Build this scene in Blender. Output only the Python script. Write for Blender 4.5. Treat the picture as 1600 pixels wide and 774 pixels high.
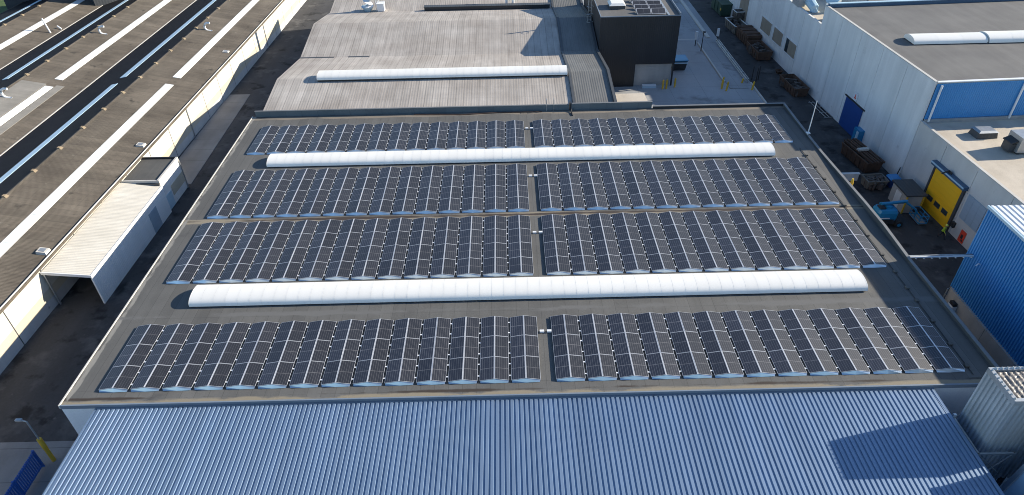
import bpy, math, random
from mathutils import Vector, Matrix
random.seed(7)
R = math.radians
for o in list(bpy.data.objects): bpy.data.objects.remove(o)
sc = bpy.context.scene
COL = sc.collection

# ------------------------------------------------------------------ camera
cam_d = bpy.data.cameras.new('camera'); cam = bpy.data.objects.new('camera', cam_d); COL.objects.link(cam)
cam_d.sensor_width = 36.0; cam_d.lens = 36.0 * 1032.19 / 1600.0
cam_d.clip_start = 0.5; cam_d.clip_end = 2000
PITCH, YAW, ROLL = 0.64545, 0.003534, 0.021158
CAMLOC = (29.6346, -32.0612, 36.0471)
fw = Vector((math.sin(YAW) * math.cos(PITCH), math.cos(YAW) * math.cos(PITCH), -math.sin(PITCH)))
rt = Vector((math.cos(YAW), -math.sin(YAW), 0)); dn = fw.cross(rt)
r2 = rt * math.cos(ROLL) + dn * math.sin(ROLL); d2 = -rt * math.sin(ROLL) + dn * math.cos(ROLL)
cam.matrix_world = Matrix(((r2.x, -d2.x, -fw.x, CAMLOC[0]), (r2.y, -d2.y, -fw.y, CAMLOC[1]), (r2.z, -d2.z, -fw.z, CAMLOC[2]), (0, 0, 0, 1)))
sc.camera = cam

# ------------------------------------------------------------------ sky, sun, exposure
SUN_EL, SUN_AZ = R(22.3), R(12.6)            # azimuth measured from +X towards +Y
w = bpy.data.worlds.new('World'); sc.world = w; w.use_nodes = True
nt = w.node_tree; bg = nt.nodes['Background']
sky = nt.nodes.new('ShaderNodeTexSky'); sky.sky_type = 'NISHITA'; sky.sun_disc = False
sky.air_density = 1.0; sky.dust_density = 0.3; sky.ozone_density = 3.5; sky.sun_elevation = SUN_EL; sky.sun_rotation = R(90) - SUN_AZ
nt.links.new(sky.outputs[0], bg.inputs[0]); bg.inputs[1].default_value = 0.108
sd = bpy.data.lights.new('sun', 'SUN'); sun = bpy.data.objects.new('sun', sd); COL.objects.link(sun)
sd.energy = 5.0; sd.angle = R(0.53); sd.color = (1.0, 0.905, 0.755)
sv = Vector((math.cos(SUN_AZ) * math.cos(SUN_EL), math.sin(SUN_AZ) * math.cos(SUN_EL), math.sin(SUN_EL)))
sun.rotation_euler = sv.to_track_quat('Z', 'Y').to_euler(); sun.location = (60, 0, 60)
sc.cycles.pixel_filter_type = 'BLACKMAN_HARRIS'; sc.cycles.filter_width = 0.95
vs = sc.view_settings
vs.view_transform = 'Standard'; vs.look = 'None'; vs.gamma = 1.0; vs.use_curve_mapping = False; vs.exposure = 0.80

G = -6.5          # street level
RZ = -0.12        # surface of the big flat roof

# ------------------------------------------------------------------ materials
MATS = {}
def surf(name, c1, c2=None, scale=1.0, rough=.8, metal=0.0, strip=None, seam=None, rib=None, streak=None, orand=0.0,
         bump=0.0, bscale=20, spec=0.5, fine=0.12, stains=None, patch=None):
    """procedural surface in object coordinates. strip=(axis,width,amp) seam=(axis,width,thick,darkness)
    rib=(axis,pitch,distance) streak=(axis,scale,amp) patch=(colour,scale,threshold) stains=list"""
    if c2 is None: c2 = tuple(min(1, x * 1.25) for x in c1)
    m = bpy.data.materials.new(name); m.use_nodes = True; MATS[name] = m
    t = m.node_tree; N = t.nodes; L = t.links
    b = N['Principled BSDF']; b.inputs['Roughness'].default_value = rough; b.inputs['Metallic'].default_value = metal
    b.inputs['Specular IOR Level'].default_value = spec
    tc = N.new('ShaderNodeTexCoord'); sep = N.new('ShaderNodeSeparateXYZ'); L.new(tc.outputs['Object'], sep.inputs[0])
    def math_(op, a, bb=None, c=None, clamp=False):
        n = N.new('ShaderNodeMath'); n.operation = op; n.use_clamp = clamp
        for i, x in enumerate((a, bb, c)):
            if x is None: continue
            if isinstance(x, (int, float)): n.inputs[i].default_value = x
            else: L.new(x, n.inputs[i])
        return n.outputs[0]
    def noise(s, detail=4, vec=None, rough_=.55):
        n = N.new('ShaderNodeTexNoise'); n.inputs['Scale'].default_value = s; n.inputs['Detail'].default_value = detail
        n.inputs['Roughness'].default_value = rough_
        L.new(vec or tc.outputs['Object'], n.inputs['Vector']); return n.outputs['Fac']
    def mix(f, a, bcol, blend='MIX'):
        n = N.new('ShaderNodeMix'); n.data_type = 'RGBA'; n.blend_type = blend
        if isinstance(f, (int, float)): n.inputs['Factor'].default_value = f
        else: L.new(f, n.inputs['Factor'])
        for k, x in (('A', a), ('B', bcol)):
            s = [i for i in n.inputs if i.name == k and i.type == 'RGBA'][0]
            if isinstance(x, tuple): s.default_value = (*x, 1)
            else: L.new(x, s)
        return [o for o in n.outputs if o.type == 'RGBA'][0]
    f1 = noise(scale, 6); f1 = math_('MULTIPLY_ADD', f1, 2.4, -0.7, True)
    colr = mix(f1, c1, c2)
    val = None
    def mul(x):
        nonlocal val
        val = x if val is None else math_('MULTIPLY', val, x)
    if fine:
        mul(math_('MULTIPLY_ADD', noise(scale * 23 + 3, 3), fine * 2, 1 - fine))
    AX = {'x': sep.outputs[0], 'y': sep.outputs[1], 'z': sep.outputs[2]}
    if strip:
        ax, wd, amp = strip
        fl = math_('FLOOR', math_('DIVIDE', AX[ax], wd)); wn = N.new('ShaderNodeTexWhiteNoise'); wn.noise_dimensions = '1D'
        L.new(fl, wn.inputs['W']); mul(math_('MULTIPLY_ADD', wn.outputs['Value'], amp * 2, 1 - amp))
    if streak:
        for ax, s, amp in (streak if isinstance(streak, list) else [streak]):
            mp = N.new('ShaderNodeMapping'); L.new(tc.outputs['Object'], mp.inputs['Vector'])
            mp.inputs['Scale'].default_value = {'x': (.05, 1, 1), 'y': (1, .05, 1), 'z': (1, 1, .05)}[ax]
            mul(math_('MULTIPLY_ADD', noise(s, 3, mp.outputs[0]), amp * 2.4, 1 - amp * 1.2))
    if orand:
        oi = N.new('ShaderNodeObjectInfo'); mul(math_('MULTIPLY_ADD', oi.outputs['Random'], orand * 2, 1 - orand))
    hgt = None
    if seam:
        for ax, wd, th, dk in (seam if isinstance(seam, list) else [seam]):
            fr = math_('FRACT', math_('DIVIDE', AX[ax], wd)); lt = math_('LESS_THAN', fr, th / wd)
            mul(math_('MULTIPLY_ADD', lt, -dk, 1.0))
    if val is not None:
        hsv = N.new('ShaderNodeHueSaturation'); L.new(val, hsv.inputs['Value']); L.new(colr, hsv.inputs['Color']); colr = hsv.outputs[0]
    if patch:
        for pc, ps, pt in (patch if isinstance(patch, list) else [patch]):
            k = math_('MULTIPLY', math_('SUBTRACT', noise(ps, 5, None, .6), pt), 9.0, None, True)
            colr = mix(k, colr, pc)
    roughsock = None
    if stains:
        # (axis, centre, half width, colour, strength, noise scale): drifts of silt and standing water along edges
        for ax, cc, hw, scol, st, ns in stains:
            dd = math_('ABSOLUTE', math_('SUBTRACT', AX[ax], cc)); bd = math_('SUBTRACT', 1.0, math_('DIVIDE', dd, hw), None, True)
            mp = N.new('ShaderNodeMapping'); L.new(tc.outputs['Object'], mp.inputs['Vector'])
            mp.inputs['Scale'].default_value = (.35, 1, 1) if ax == 'y' else (1, .35, 1)
            mp.inputs['Location'].default_value = (cc * 3.1, ns * 7, 0)
            k = math_('MULTIPLY', math_('SUBTRACT', math_('MULTIPLY', bd, math_('MULTIPLY_ADD', noise(ns, 6, mp.outputs[0], .65), 4.0, -1.1)), st), 3.0, None, True)
            colr = mix(k, colr, scol)
    L.new(colr, b.inputs['Base Color'])
    if rib:
        ax, pitch, dist = rib
        s = math_('SINE', math_('MULTIPLY', AX[ax], 2 * math.pi / pitch)); hgt = math_('MULTIPLY', s, dist)
    if bump:
        n = math_('MULTIPLY', noise(bscale, 4), bump); hgt = n if hgt is None else math_('ADD', hgt, n)
    if hgt is not None:
        bp = N.new('ShaderNodeBump'); bp.inputs['Distance'].default_value = 1.0; bp.inputs['Strength'].default_value = 1.0
        L.new(hgt, bp.inputs['Height']); L.new(bp.outputs[0], b.inputs['Normal'])
    return m

def panel_glass(name, base, line, rough, spec=.5):
    m = bpy.data.materials.new(name); m.use_nodes = True; t = m.node_tree; N = t.nodes; L = t.links
    b = N['Principled BSDF']; b.inputs['Roughness'].default_value = rough; b.inputs['Specular IOR Level'].default_value = spec
    tc = N.new('ShaderNodeTexCoord'); sep = N.new('ShaderNodeSeparateXYZ'); L.new(tc.outputs['UV'], sep.inputs[0])
    def mt(op, a, bb=None, c=None):
        n = N.new('ShaderNodeMath'); n.operation = op
        for i, x in enumerate((a, bb, c)):
            if x is None: continue
            if isinstance(x, (int, float)): n.inputs[i].default_value = x
            else: L.new(x, n.inputs[i])
        return n.outputs[0]
    cols = mt('LESS_THAN', mt('ABSOLUTE', mt('SUBTRACT', mt('FRACT', mt('MULTIPLY', sep.outputs[0], 6.0)), .5)), .44)
    rows = mt('LESS_THAN', mt('ABSOLUTE', mt('SUBTRACT', mt('FRACT', mt('MULTIPLY', sep.outputs[1], 24.0)), .5)), .47)
    mid = mt('GREATER_THAN', mt('ABSOLUTE', mt('SUBTRACT', sep.outputs[1], .5)), .0125)
    cell = mt('MULTIPLY', mt('MULTIPLY', cols, rows), mid)
    mx = N.new('ShaderNodeMix'); mx.data_type = 'RGBA'; L.new(cell, mx.inputs['Factor'])
    ci = [i for i in mx.inputs if i.type == 'RGBA']; ci[0].default_value = (*line, 1); ci[1].default_value = (*base, 1)
    oi = N.new('ShaderNodeObjectInfo')
    hs = N.new('ShaderNodeHueSaturation'); L.new([o for o in mx.outputs if o.type == 'RGBA'][0], hs.inputs['Color'])
    n = N.new('ShaderNodeTexNoise'); n.inputs['Scale'].default_value = 2.2; n.inputs['Detail'].default_value = 5
    gm = N.new('ShaderNodeNewGeometry'); L.new(gm.outputs['Position'], n.inputs['Vector'])
    L.new(mt('ADD', mt('MULTIPLY_ADD', oi.outputs['Random'], .42, .66), mt('MULTIPLY', n.outputs['Fac'], .3)), hs.inputs['Value'])
    L.new(hs.outputs[0], b.inputs['Base Color'])
    return m

BIT = surf('bitumen_roof', (.096, .095, .091), (.128, .126, .119), .22, .85, strip=('x', 1.0, .08), seam=[('x', 1.0, .04, .28), ('y', 7.5, .05, .16)], streak=[('y', 1.3, .16), ('x', .7, .06)], bump=.01, bscale=30, fine=.14, patch=[((.070, .070, .069), .35, .63), ((.165, .162, .15), 1.1, .72)],
           stains=[('y', -1.1, .50, (.25, .215, .155), .34, .5), ('y', -.72, .40, (.045, .034, .027), .62, .24), ('y', 21.25, .62, (.25, .215, .16), .28, .4), ('y', 21.3, .55, (.05, .038, .032), .62, .2),
                   ('y', 43.75, .7, (.22, .19, .155), .32, .5), ('x', -1.9, .40, (.25, .24, .215), .42, 1.6), ('y', 7.7, .8, (.135, .134, .13), .55, .5)])
BITD = surf('bitumen_plain', (.085, .083, .077), (.125, .12, .108), .3, .85, strip=('x', 1.0, .06), seam=('x', 1.0, .03, .18), streak=('y', 1.1, .12), bump=.01)
SLATE = surf('grey_felt_roof', (.108, .107, .106), (.152, .149, .143), .25, .85, strip=('x', 1.0, .05), seam=('x', 1.0, .03, .12), streak=[('y', 1.2, .14)], bump=.01)
CREAMROOF = surf('pale_gravel_roof', (.46, .40, .32), (.60, .53, .43), .35, .9, streak=('y', .6, .12), bump=.02, patch=((.25, .2, .16), .45, .72))
MIDROOF = surf('fibre_cement_sheet', (.335, .298, .262), (.46, .425, .385), .2, .85, strip=('x', 1.0, .06), rib=('x', .34, .0035), streak=[('y', 1.6, .24), ('x', .5, .1)], seam=[('x', 1.0, .09, .26), ('y', 2.6, .06, .12)], fine=.15)
STRIPROOF = surf('grey_metal_sheet', (.135, .135, .128), (.18, .178, .168), .3, .6, strip=('x', .6, .06), rib=('x', .3, .006), streak=('y', 2.0, .14), seam=('x', .6, .05, .2))
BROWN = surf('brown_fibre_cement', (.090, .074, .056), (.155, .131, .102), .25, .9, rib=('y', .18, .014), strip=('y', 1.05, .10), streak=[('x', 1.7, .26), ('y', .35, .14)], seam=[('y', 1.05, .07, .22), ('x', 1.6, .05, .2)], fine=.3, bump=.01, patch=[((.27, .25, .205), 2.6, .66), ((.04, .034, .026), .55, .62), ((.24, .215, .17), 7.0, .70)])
DARKSLOPE = surf('dark_slope_sheet', (.010, .0105, .0125), (.016, .016, .019), .4, .75, rib=('y', .18, .012), streak=('x', 1.6, .25), seam=('y', 1.05, .06, .3), fine=.3, spec=.2)  # far darker base colour for the left-facing slopes
GREYSHEET = surf('newer_grey_sheet', (.20, .19, .17), (.26, .245, .22), .4, .85, rib=('y', .18, .012), streak=('x', 1.6, .15), seam=[('y', 1.05, .06, .15)])
WHITEPC = surf('white_polycarbonate', (.80, .785, .735), (.86, .845, .80), .35, .4, orand=.025, fine=.03, streak=[('y', 1.2, .05)], patch=((.66, .65, .60), .9, .70))
STRIPPC = surf('white_rooflight_sheet', (.70, .73, .72), (.82, .84, .83), .5, .45, rib=('y', .18, .01), streak=('x', 1.2, .10), seam=('y', 2.4, .10, .3), patch=((.5, .5, .46), .7, .66))
SKYTONEPC = surf('sky_toned_rooflight', (.48, .66, .78), (.56, .74, .86), .5, .4, rib=('y', .18, .01), seam=('y', 2.4, .05, .15))  # rooflight on left-facing slopes, reflected sky blue painted into its colour
TAN = surf('tan_ridge_tile', (.20, .155, .10), (.27, .21, .14), 1, .9)
ALU = surf('aluminium_frame', (.62, .63, .65), (.70, .71, .72), 2, .38, metal=.35, fine=.05)
PLATE = surf('galvanised_plate', (.55, .66, .74), (.62, .72, .80), 1.5, .28, metal=.75, fine=.06)
GALV = surf('galvanised_steel', (.38, .40, .41), (.48, .50, .51), 2, .4, metal=.6, fine=.1)
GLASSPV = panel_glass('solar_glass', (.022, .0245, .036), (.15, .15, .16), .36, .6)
GLASSPV2 = panel_glass('solar_glass_glare', (.0125, .013, .0175), (.105, .104, .11), .47, .65)  # right-facing copy of solar_glass, sun glare worked into tone and roughness
BLUEROOF = surf('light_blue_sheet', (.19, .278, .405), (.215, .303, .43), .3, .50, metal=.45, fine=.07, strip=('x', 1.01, .05), streak=[('y', 1.5, .13), ('y', 5, .08)], spec=.8, patch=((.16, .22, .30), .8, .70))
BLUEWALL = surf('blue_cladding', (.05, .255, .56), (.06, .28, .60), .4, .4, fine=.06, spec=.4)
LINTEL = surf('slate_blue_paint', (.045, .10, .175), (.055, .12, .20), .6, .45)
BLUEDOOR = surf('blue_door_paint', (.014, .065, .25), (.018, .075, .28), .6, .45, fine=.05)
CREAM = surf('cream_wall_paint', (.57, .535, .46), (.64, .60, .52), .25, .8, streak=('z', .8, .10), fine=.08)
OCHRE = surf('ochre_band_paint', (.47, .42, .325), (.53, .475, .375), .3, .8, streak=('z', .8, .08))
PLINTH = surf('grey_plinth_paint', (.42, .42, .42), (.52, .52, .51), .4, .8, streak=('z', 1.0, .12), patch=((.2, .19, .18), .8, .66))
TUNNELW = surf('white_sheet_wall', (.72, .75, .77), (.80, .82, .83), .4, .55, rib=('y', .25, .006), fine=.05, streak=('z', 1, .08))
TUNNELR = surf('cream_sheet_roof', (.60, .56, .475), (.72, .68, .59), .3, .6, rib=('y', .25, .012), streak=[('x', 1.5, .16)], seam=('y', 1.0, .05, .12))
CONC = surf('precast_concrete', (.68, .685, .675), (.78, .78, .765), .22, .85, streak=[('z', .7, .17), ('z', 3, .06)], fine=.1, bump=.004, patch=((.52, .515, .50), .4, .66))
CONCL = surf('stained_precast_concrete', (.52, .505, .48), (.63, .615, .59), .25, .85, streak=('z', .7, .16), fine=.1, bump=.004, patch=((.38, .365, .34), .5, .62))
CONCG = surf('grey_brown_concrete', (.36, .35, .33), (.47, .455, .43), .3, .9, streak=('z', .8, .2), fine=.12, patch=((.14, .14, .13), .7, .66))
WALLW = surf('white_render', (.70, .70, .69), (.78, .78, .77), .3, .8, streak=('z', .8, .14), patch=((.42, .38, .36), .7, .68))
WHITEW = surf('white_wall_paint', (.80, .80, .79), (.86, .86, .85), .3, .75, streak=('z', .8, .10), patch=((.5, .46, .44), .8, .70))
ASPH = surf('asphalt', (.042, .042, .044), (.066, .065, .066), .12, .9, fine=.25, bump=.01, patch=[((.10, .097, .095), .3, .54), ((.016, .016, .017), .45, .55), ((.15, .145, .14), 1.3, .68)], streak=('y', .5, .3))
YARD = surf('yard_concrete', (.30, .31, .32), (.40, .41, .42), .12, .85, fine=.12, seam=[('x', 5, .06, .3), ('y', 5, .06, .3)], patch=[((.21, .21, .21), .16, .57), ((.5, .5, .49), .3, .70)], streak=('y', .3, .15))
PAVE = surf('pavement_concrete', (.20, .195, .19), (.28, .275, .265), .3, .9, fine=.15, seam=('y', 3, .06, .4), streak=('y', .6, .2))
GRASSM = surf('grass_green', (.05, .09, .025), (.09, .14, .04), 1.2, .9, fine=.4)
BLACK = surf('black_cladding', (.018, .019, .022), (.024, .025, .029), .3, .5, rib=('x', .3, .006), strip=('x', 1.2, .10), fine=.08)
DARKGREY = surf('dark_grey_cladding', (.055, .06, .065), (.07, .075, .08), .3, .55, rib=('x', .4, .005), strip=('x', 1.5, .08))
GUTTERGREY = surf('slate_gutter_metal', (.09, .125, .145), (.12, .155, .175), .3, .55, seam=('x', 2.0, .05, .25), strip=('x', 2.0, .1))  # slate grey of the gutter wall faces
CAP = surf('pale_edge_trim', (.50, .48, .44), (.60, .57, .52), .5, .55, fine=.12, streak=('y', 1, .12))
CAPGREY = surf('grey_parapet_cap', (.15, .155, .16), (.20, .205, .21), .6, .6, fine=.12)
CAPBLUE = surf('bluish_edge_trim', (.16, .20, .25), (.20, .24, .29), .5, .5, fine=.1, patch=((.11, .1, .1), .7, .64))
DARKM = surf('dark_metal', (.025, .026, .028), (.04, .04, .042), 1, .55)
RUST = surf('rusty_steel', (.075, .042, .028), (.13, .075, .05), .8, .85, fine=.3, patch=((.03, .022, .018), 1.2, .6), orand=.2)
RUSTG = surf('weathered_skip_paint', (.15, .14, .12), (.22, .205, .18), .8, .8, fine=.2, patch=((.09, .05, .032), 1.0, .55), orand=.15)
SCRAP = surf('scrap_metal', (.06, .05, .045), (.13, .11, .10), 2.5, .8, fine=.5)
YELLOW = surf('yellow_paint', (.98, .50, .012), (.99, .54, .02), .5, .5, fine=.05, streak=('z', 1, .08))
GREENC = surf('dark_green_paint', (.03, .07, .05), (.045, .09, .065), .6, .6)
YPOST = surf('yellow_bollard_paint', (.66, .40, .03), (.72, .46, .05), 1, .55, fine=.1)
WHITE = surf('white_metal', (.74, .75, .76), (.82, .83, .83), 1, .4, fine=.05)
LIFTB = surf('lift_blue', (.015, .20, .40), (.022, .24, .46), 1, .35, fine=.08)
RUBBER = surf('rubber', (.018, .018, .018), (.03, .03, .03), 2, .8)
SKYBLUE = surf('pale_blue_paint', (.40, .56, .66), (.46, .62, .72), .6, .4, fine=.05)
PANELG = surf('grey_blue_shutter', (.30, .38, .46), (.36, .44, .52), .5, .45, fine=.05, seam=('z', .5, .03, .15))
RED = surf('red_sign', (.74, .06, .03), (.80, .08, .04), 1, .5, fine=.08)
WINB = surf('boarded_window', (.26, .22, .17), (.33, .28, .22), .8, .7, fine=.12, streak=('z', 1, .12), orand=.1)
GLASS = surf('window_glass', (.03, .045, .055), (.05, .07, .08), .6, .12, spec=.7)
HIVIS = surf('hi_vis_cloth', (.42, .62, .04), (.5, .7, .06), 3, .8)
NAVY = surf('navy_cloth', (.018, .022, .035), (.03, .034, .05), 3, .9)
SKIN = surf('skin', (.42, .25, .17), (.46, .28, .19), 5, .6)
HELM = surf('helmet_plastic', (.70, .72, .10), (.75, .78, .14), 5, .35)
CONTB = surf('container_blue', (.02, .10, .36), (.03, .12, .40), .5, .5, fine=.1)
SILOM = surf('silo_sheet_steel', (.42, .44, .45), (.54, .56, .57), .4, .42, metal=.3, streak=('z', 1, .2))
SILOR = surf('mottled_sheet_roof', (.13, .112, .095), (.30, .275, .245), 4.5, .45, fine=.35, spec=.6)
BRICKC = surf('salmon_brick', (.42, .26, .18), (.5, .33, .24), .8, .9)

# ------------------------------------------------------------------ mesh helpers
class MB:
    def __init__(s): s.v = []; s.f = []; s.m = []; s.uv = None
    def add(s, vs, fs, mi=0):
        o = len(s.v); s.v += [tuple(p) for p in vs]; s.f += [tuple(i + o for i in f) for f in fs]; s.m += [mi] * len(fs); return s
    def quad(s, *p, mi=0): return s.add(p, [tuple(range(len(p)))], mi)
    def box(s, x0, x1, y0, y1, z0, z1, mi=0):
        if x1 < x0: x0, x1 = x1, x0
        if y1 < y0: y0, y1 = y1, y0
        return s.add([(x0,y0,z0),(x1,y0,z0),(x1,y1,z0),(x0,y1,z0),(x0,y0,z1),(x1,y0,z1),(x1,y1,z1),(x0,y1,z1)],
                     [(0,3,2,1),(4,5,6,7),(0,1,5,4),(1,2,6,5),(2,3,7,6),(3,0,4,7)], mi)
    def hexa(s, bot, top, mi=0):       # bottom 4 and top 4 points, both counter-clockwise from above
        return s.add(list(bot) + list(top), [(0,3,2,1),(4,5,6,7),(0,1,5,4),(1,2,6,5),(2,3,7,6),(3,0,4,7)], mi)
    def obox(s, c, l, wd, z0, z1, ang, mi=0, tp=1.0):   # oriented box: centre xy, length along ang, width
        ca, sa = math.cos(ang), math.sin(ang)
        def q(k): return [(c[0] + ca*a*l/2*k - sa*b*wd/2*k, c[1] + sa*a*l/2*k + ca*b*wd/2*k) for a, b in ((-1,-1),(1,-1),(1,1),(-1,1))]
        return s.hexa([(x, y, z0) for x, y in q(1)], [(x, y, z1) for x, y in q(tp)], mi)
    def tube(s, pts, r, n=8, mi=0, cap=True):
        pts = [Vector(p) for p in pts]; rs = r if isinstance(r, (list, tuple)) else [r] * len(pts); rings = []
        for i, p in enumerate(pts):
            d = (pts[min(i+1, len(pts)-1)] - pts[max(i-1, 0)]).normalized()
            a = Vector((0,0,1)) if abs(d.z) < .9 else Vector((1,0,0)); u = d.cross(a).normalized(); vv = d.cross(u)
            rings.append([p + (u*math.cos(2*math.pi*k/n) + vv*math.sin(2*math.pi*k/n))*rs[i] for k in range(n)])
        vs = [q for rr in rings for q in rr]; fs = []
        for i in range(len(pts)-1):
            for k in range(n): fs.append((i*n+k, i*n+(k+1) % n, (i+1)*n+(k+1) % n, (i+1)*n+k))
        if cap: fs.append(tuple(range(n))); fs.append(tuple((len(pts)-1)*n + k for k in reversed(range(n))))
        return s.add(vs, fs, mi)
    def profile(s, pts2, axis, t0, t1, mi=0):   # open profile extruded: axis 'y' -> pts (x,z); axis 'x' -> pts (y,z); axis 'z' -> pts (x,y)
        f = {'y': lambda a, t: (a[0], t, a[1]), 'x': lambda a, t: (t, a[0], a[1]), 'z': lambda a, t: (a[0], a[1], t)}[axis]
        n = len(pts2); vs = [f(a, t0) for a in pts2] + [f(a, t1) for a in pts2]
        return s.add(vs, [(i, i+1, n+i+1, n+i) for i in range(n-1)], mi)
    def mesh(s, name, mats, origin=(0,0,0), smooth=False):
        me = bpy.data.meshes.new(name)
        me.from_pydata([(x-origin[0], y-origin[1], z-origin[2]) for x, y, z in s.v], [], s.f)
        for m in (mats if isinstance(mats, (list, tuple)) else [mats]): me.materials.append(m)
        me.polygons.foreach_set('material_index', s.m)
        if smooth: me.polygons.foreach_set('use_smooth', [True] * len(s.f))
        me.update(); return me
    def build(s, name, mats, parent=None, smooth=False, label=None, cat=None, group=None, kind=None):
        org = parent['_o'] if parent is not None and '_o' in parent else (0, 0, 0)
        if parent is None:
            xs = [p[0] for p in s.v]; ys = [p[1] for p in s.v]; zs = [p[2] for p in s.v]
            org = ((min(xs)+max(xs))/2, (min(ys)+max(ys))/2, min(zs)) if cat else (0, 0, 0)
        o = bpy.data.objects.new(name, s.mesh(name, mats, org, smooth)); COL.objects.link(o)
        if parent is not None: o.parent = parent
        else: o.location = org
        o['_o'] = org
        tag(o, label, cat, group, kind); return o
def tag(o, label=None, cat=None, group=None, kind=None):
    if label: o['label'] = label
    if cat: o['category'] = cat
    if group: o['group'] = group
    if kind: o['kind'] = kind
def thing(name, label, cat, loc, rotz=0.0, group=None):
    o = bpy.data.objects.new(name, None); COL.objects.link(o); o.empty_display_size = .5
    o.location = loc; o.rotation_euler = (0, 0, rotz); o['_o'] = tuple(loc); tag(o, label, cat, group); return o
def inst(name, me, parent, loc=(0,0,0), rot=(0,0,0), kind=None):
    o = bpy.data.objects.new(name, me); COL.objects.link(o); o.parent = parent; o.location = loc; o.rotation_euler = rot
    if kind: o['kind'] = kind
    return o
def corr(a0, a1, pitch, h, z=0.0, fr=(.40, .50, .90)):     # trapezoidal sheet profile
    pts = []; a = a0
    while a < a1 - 1e-6:
        for fx, fz in ((0, 0), (fr[0], 0), (fr[1], h), (fr[2], h)): pts.append((a + fx*pitch, z + fz))
        a += pitch
    pts.append((a, z)); return pts
ORD = 'first second third fourth fifth sixth seventh eighth ninth tenth eleventh twelfth thirteenth fourteenth'.split()

# ================================================================== SETTING
g = MB().box(-260, 320, -120, 420, G - 1.0, G); g.build('ground', ASPH, kind='structure')
MB().box(43.5, 68.2, 44.7, 125, G - .3, G + .012).build('yard', YARD, kind='structure')
MB().box(-40, -3.2, -30, .65, G - .3, G + .010).build('apron', PAVE, kind='structure')
MB().hexa([(-14.0, 39, G-.2), (-9.9, 39, G-.2), (-10.6, 66, G-.2), (-13.9, 66, G-.2)], [(-14.0, 39, G+.05), (-9.9, 39, G+.05), (-10.6, 66, G+.05), (-13.9, 66, G+.05)]).build('pavement', PAVE, kind='structure')
MB().box(-200, -68.5, 60, 260, G - .2, G + .02).build('lawn', GRASSM, kind='structure')

# ================================================================== BIG FLAT-ROOFED HALL
X0, X1, Y0, Y1 = -2.25, 64.4, -1.30, 44.35
hall = thing('flat_roof_hall', 'wide grey flat roofed hall carrying the four rows of solar tents', 'building', (31, 21.5, G))
hall['_o'] = (31, 21.5, G)
MB().box(X0+.06, X1-.06, Y0+.06, Y0+.3, G, RZ-.03).build('wall', WHITEW, hall)
MB().box(X0+.06, X1-.06, Y1-.3, Y1-.06, G, RZ-.03).build('wall', CONCG, hall)
MB().box(X0+.06, X0+.3, Y0+.3, Y1-.3, G, RZ-.03).build('wall', CONCG, hall)
MB().box(X1-.3, X1-.06, Y0+.3, Y1-.3, G, RZ-.03).build('wall', CONCG, hall)
rf = MB().box(X0+.05, X1-.05, Y0+.05, Y1-.05, RZ-.03, RZ)
ro = rf.build('roof', BIT, hall)
# shift the felt's texture so that its object coordinates are scene coordinates
for v in ro.data.vertices: v.co += Vector(hall['_o'])
ro.location = -Vector(hall['_o'])
MB().box(X0, X0+.10, Y0, Y1, RZ-.25, RZ+.07).build('edge_trim', CAP, hall)
MB().box(X0+.10, X1-.30, Y0-.02, Y0+.10, RZ-.28, RZ+.06).build('edge_trim', CAPBLUE, hall)
# parapet on the far side: right part is a low wall, left part is hidden by the gutter wall of the next hall
MB().box(47.9, X1-.02, Y1-.22, Y1, RZ-.2, RZ+.30).box(47.9, X1, Y1-.26, Y1+.03, RZ+.301, RZ+.35, 1).build('parapet', [DARKM, CAPGREY], hall)
pp = MB()
prof = [(-1.3, .28), (6, .28), (12.5, .26), (17.4, .47), (21.6, .42), (25, .31), (32, .11), (36, .12), (44.35, .28)]
for (ya, ha), (yb, hb) in zip(prof[:-1], prof[1:]):
    pp.hexa([(X1-.22, ya, RZ-.2), (X1, ya, RZ-.2), (X1, yb, RZ-.2), (X1-.22, yb, RZ-.2)], [(X1-.22, ya, RZ+ha), (X1, ya, RZ+ha), (X1, yb, RZ+hb), (X1-.22, yb, RZ+hb)])
    pp.hexa([(X1-.25, ya, RZ+ha+.003), (X1+.03, ya, RZ+ha+.003), (X1+.03, yb, RZ+hb+.003), (X1-.25, yb, RZ+hb+.003)], [(X1-.25, ya, RZ+ha+.05), (X1+.03, ya, RZ+ha+.05), (X1+.03, yb, RZ+hb+.05), (X1-.25, yb, RZ+hb+.05)], 1)
pp.build('parapet', [BITD, CAPGREY], hall)
MB().tube([(62.3, 33.2, RZ+.05), (62.4, 21, RZ+.05), (62.45, -.4, RZ+.05)], .03, 6).build('lightning_wire', DARKM, hall)
for y in (31.5, 29, 26.5, 24, 21.5, 19, 16.5, 13.6, 11.2, 9.1, 7.5, 5.1, 2.6, .4):
    MB().box(62.28, 62.56, y-.14, y+.14, RZ+.001, RZ+.16).build('wire_block', BITD, hall)
rod = MB().tube([(64.25, 36.1, RZ+.15), (64.25, 36.1, 4.2)], [.07, .045], 8); rod.box(64.05, 64.45, 35.9, 36.3, RZ+.352, RZ+.42)
rod.build('lightning_rod', WHITE, label='slim white lightning rod standing on the flat roof parapet', cat='rod')

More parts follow.
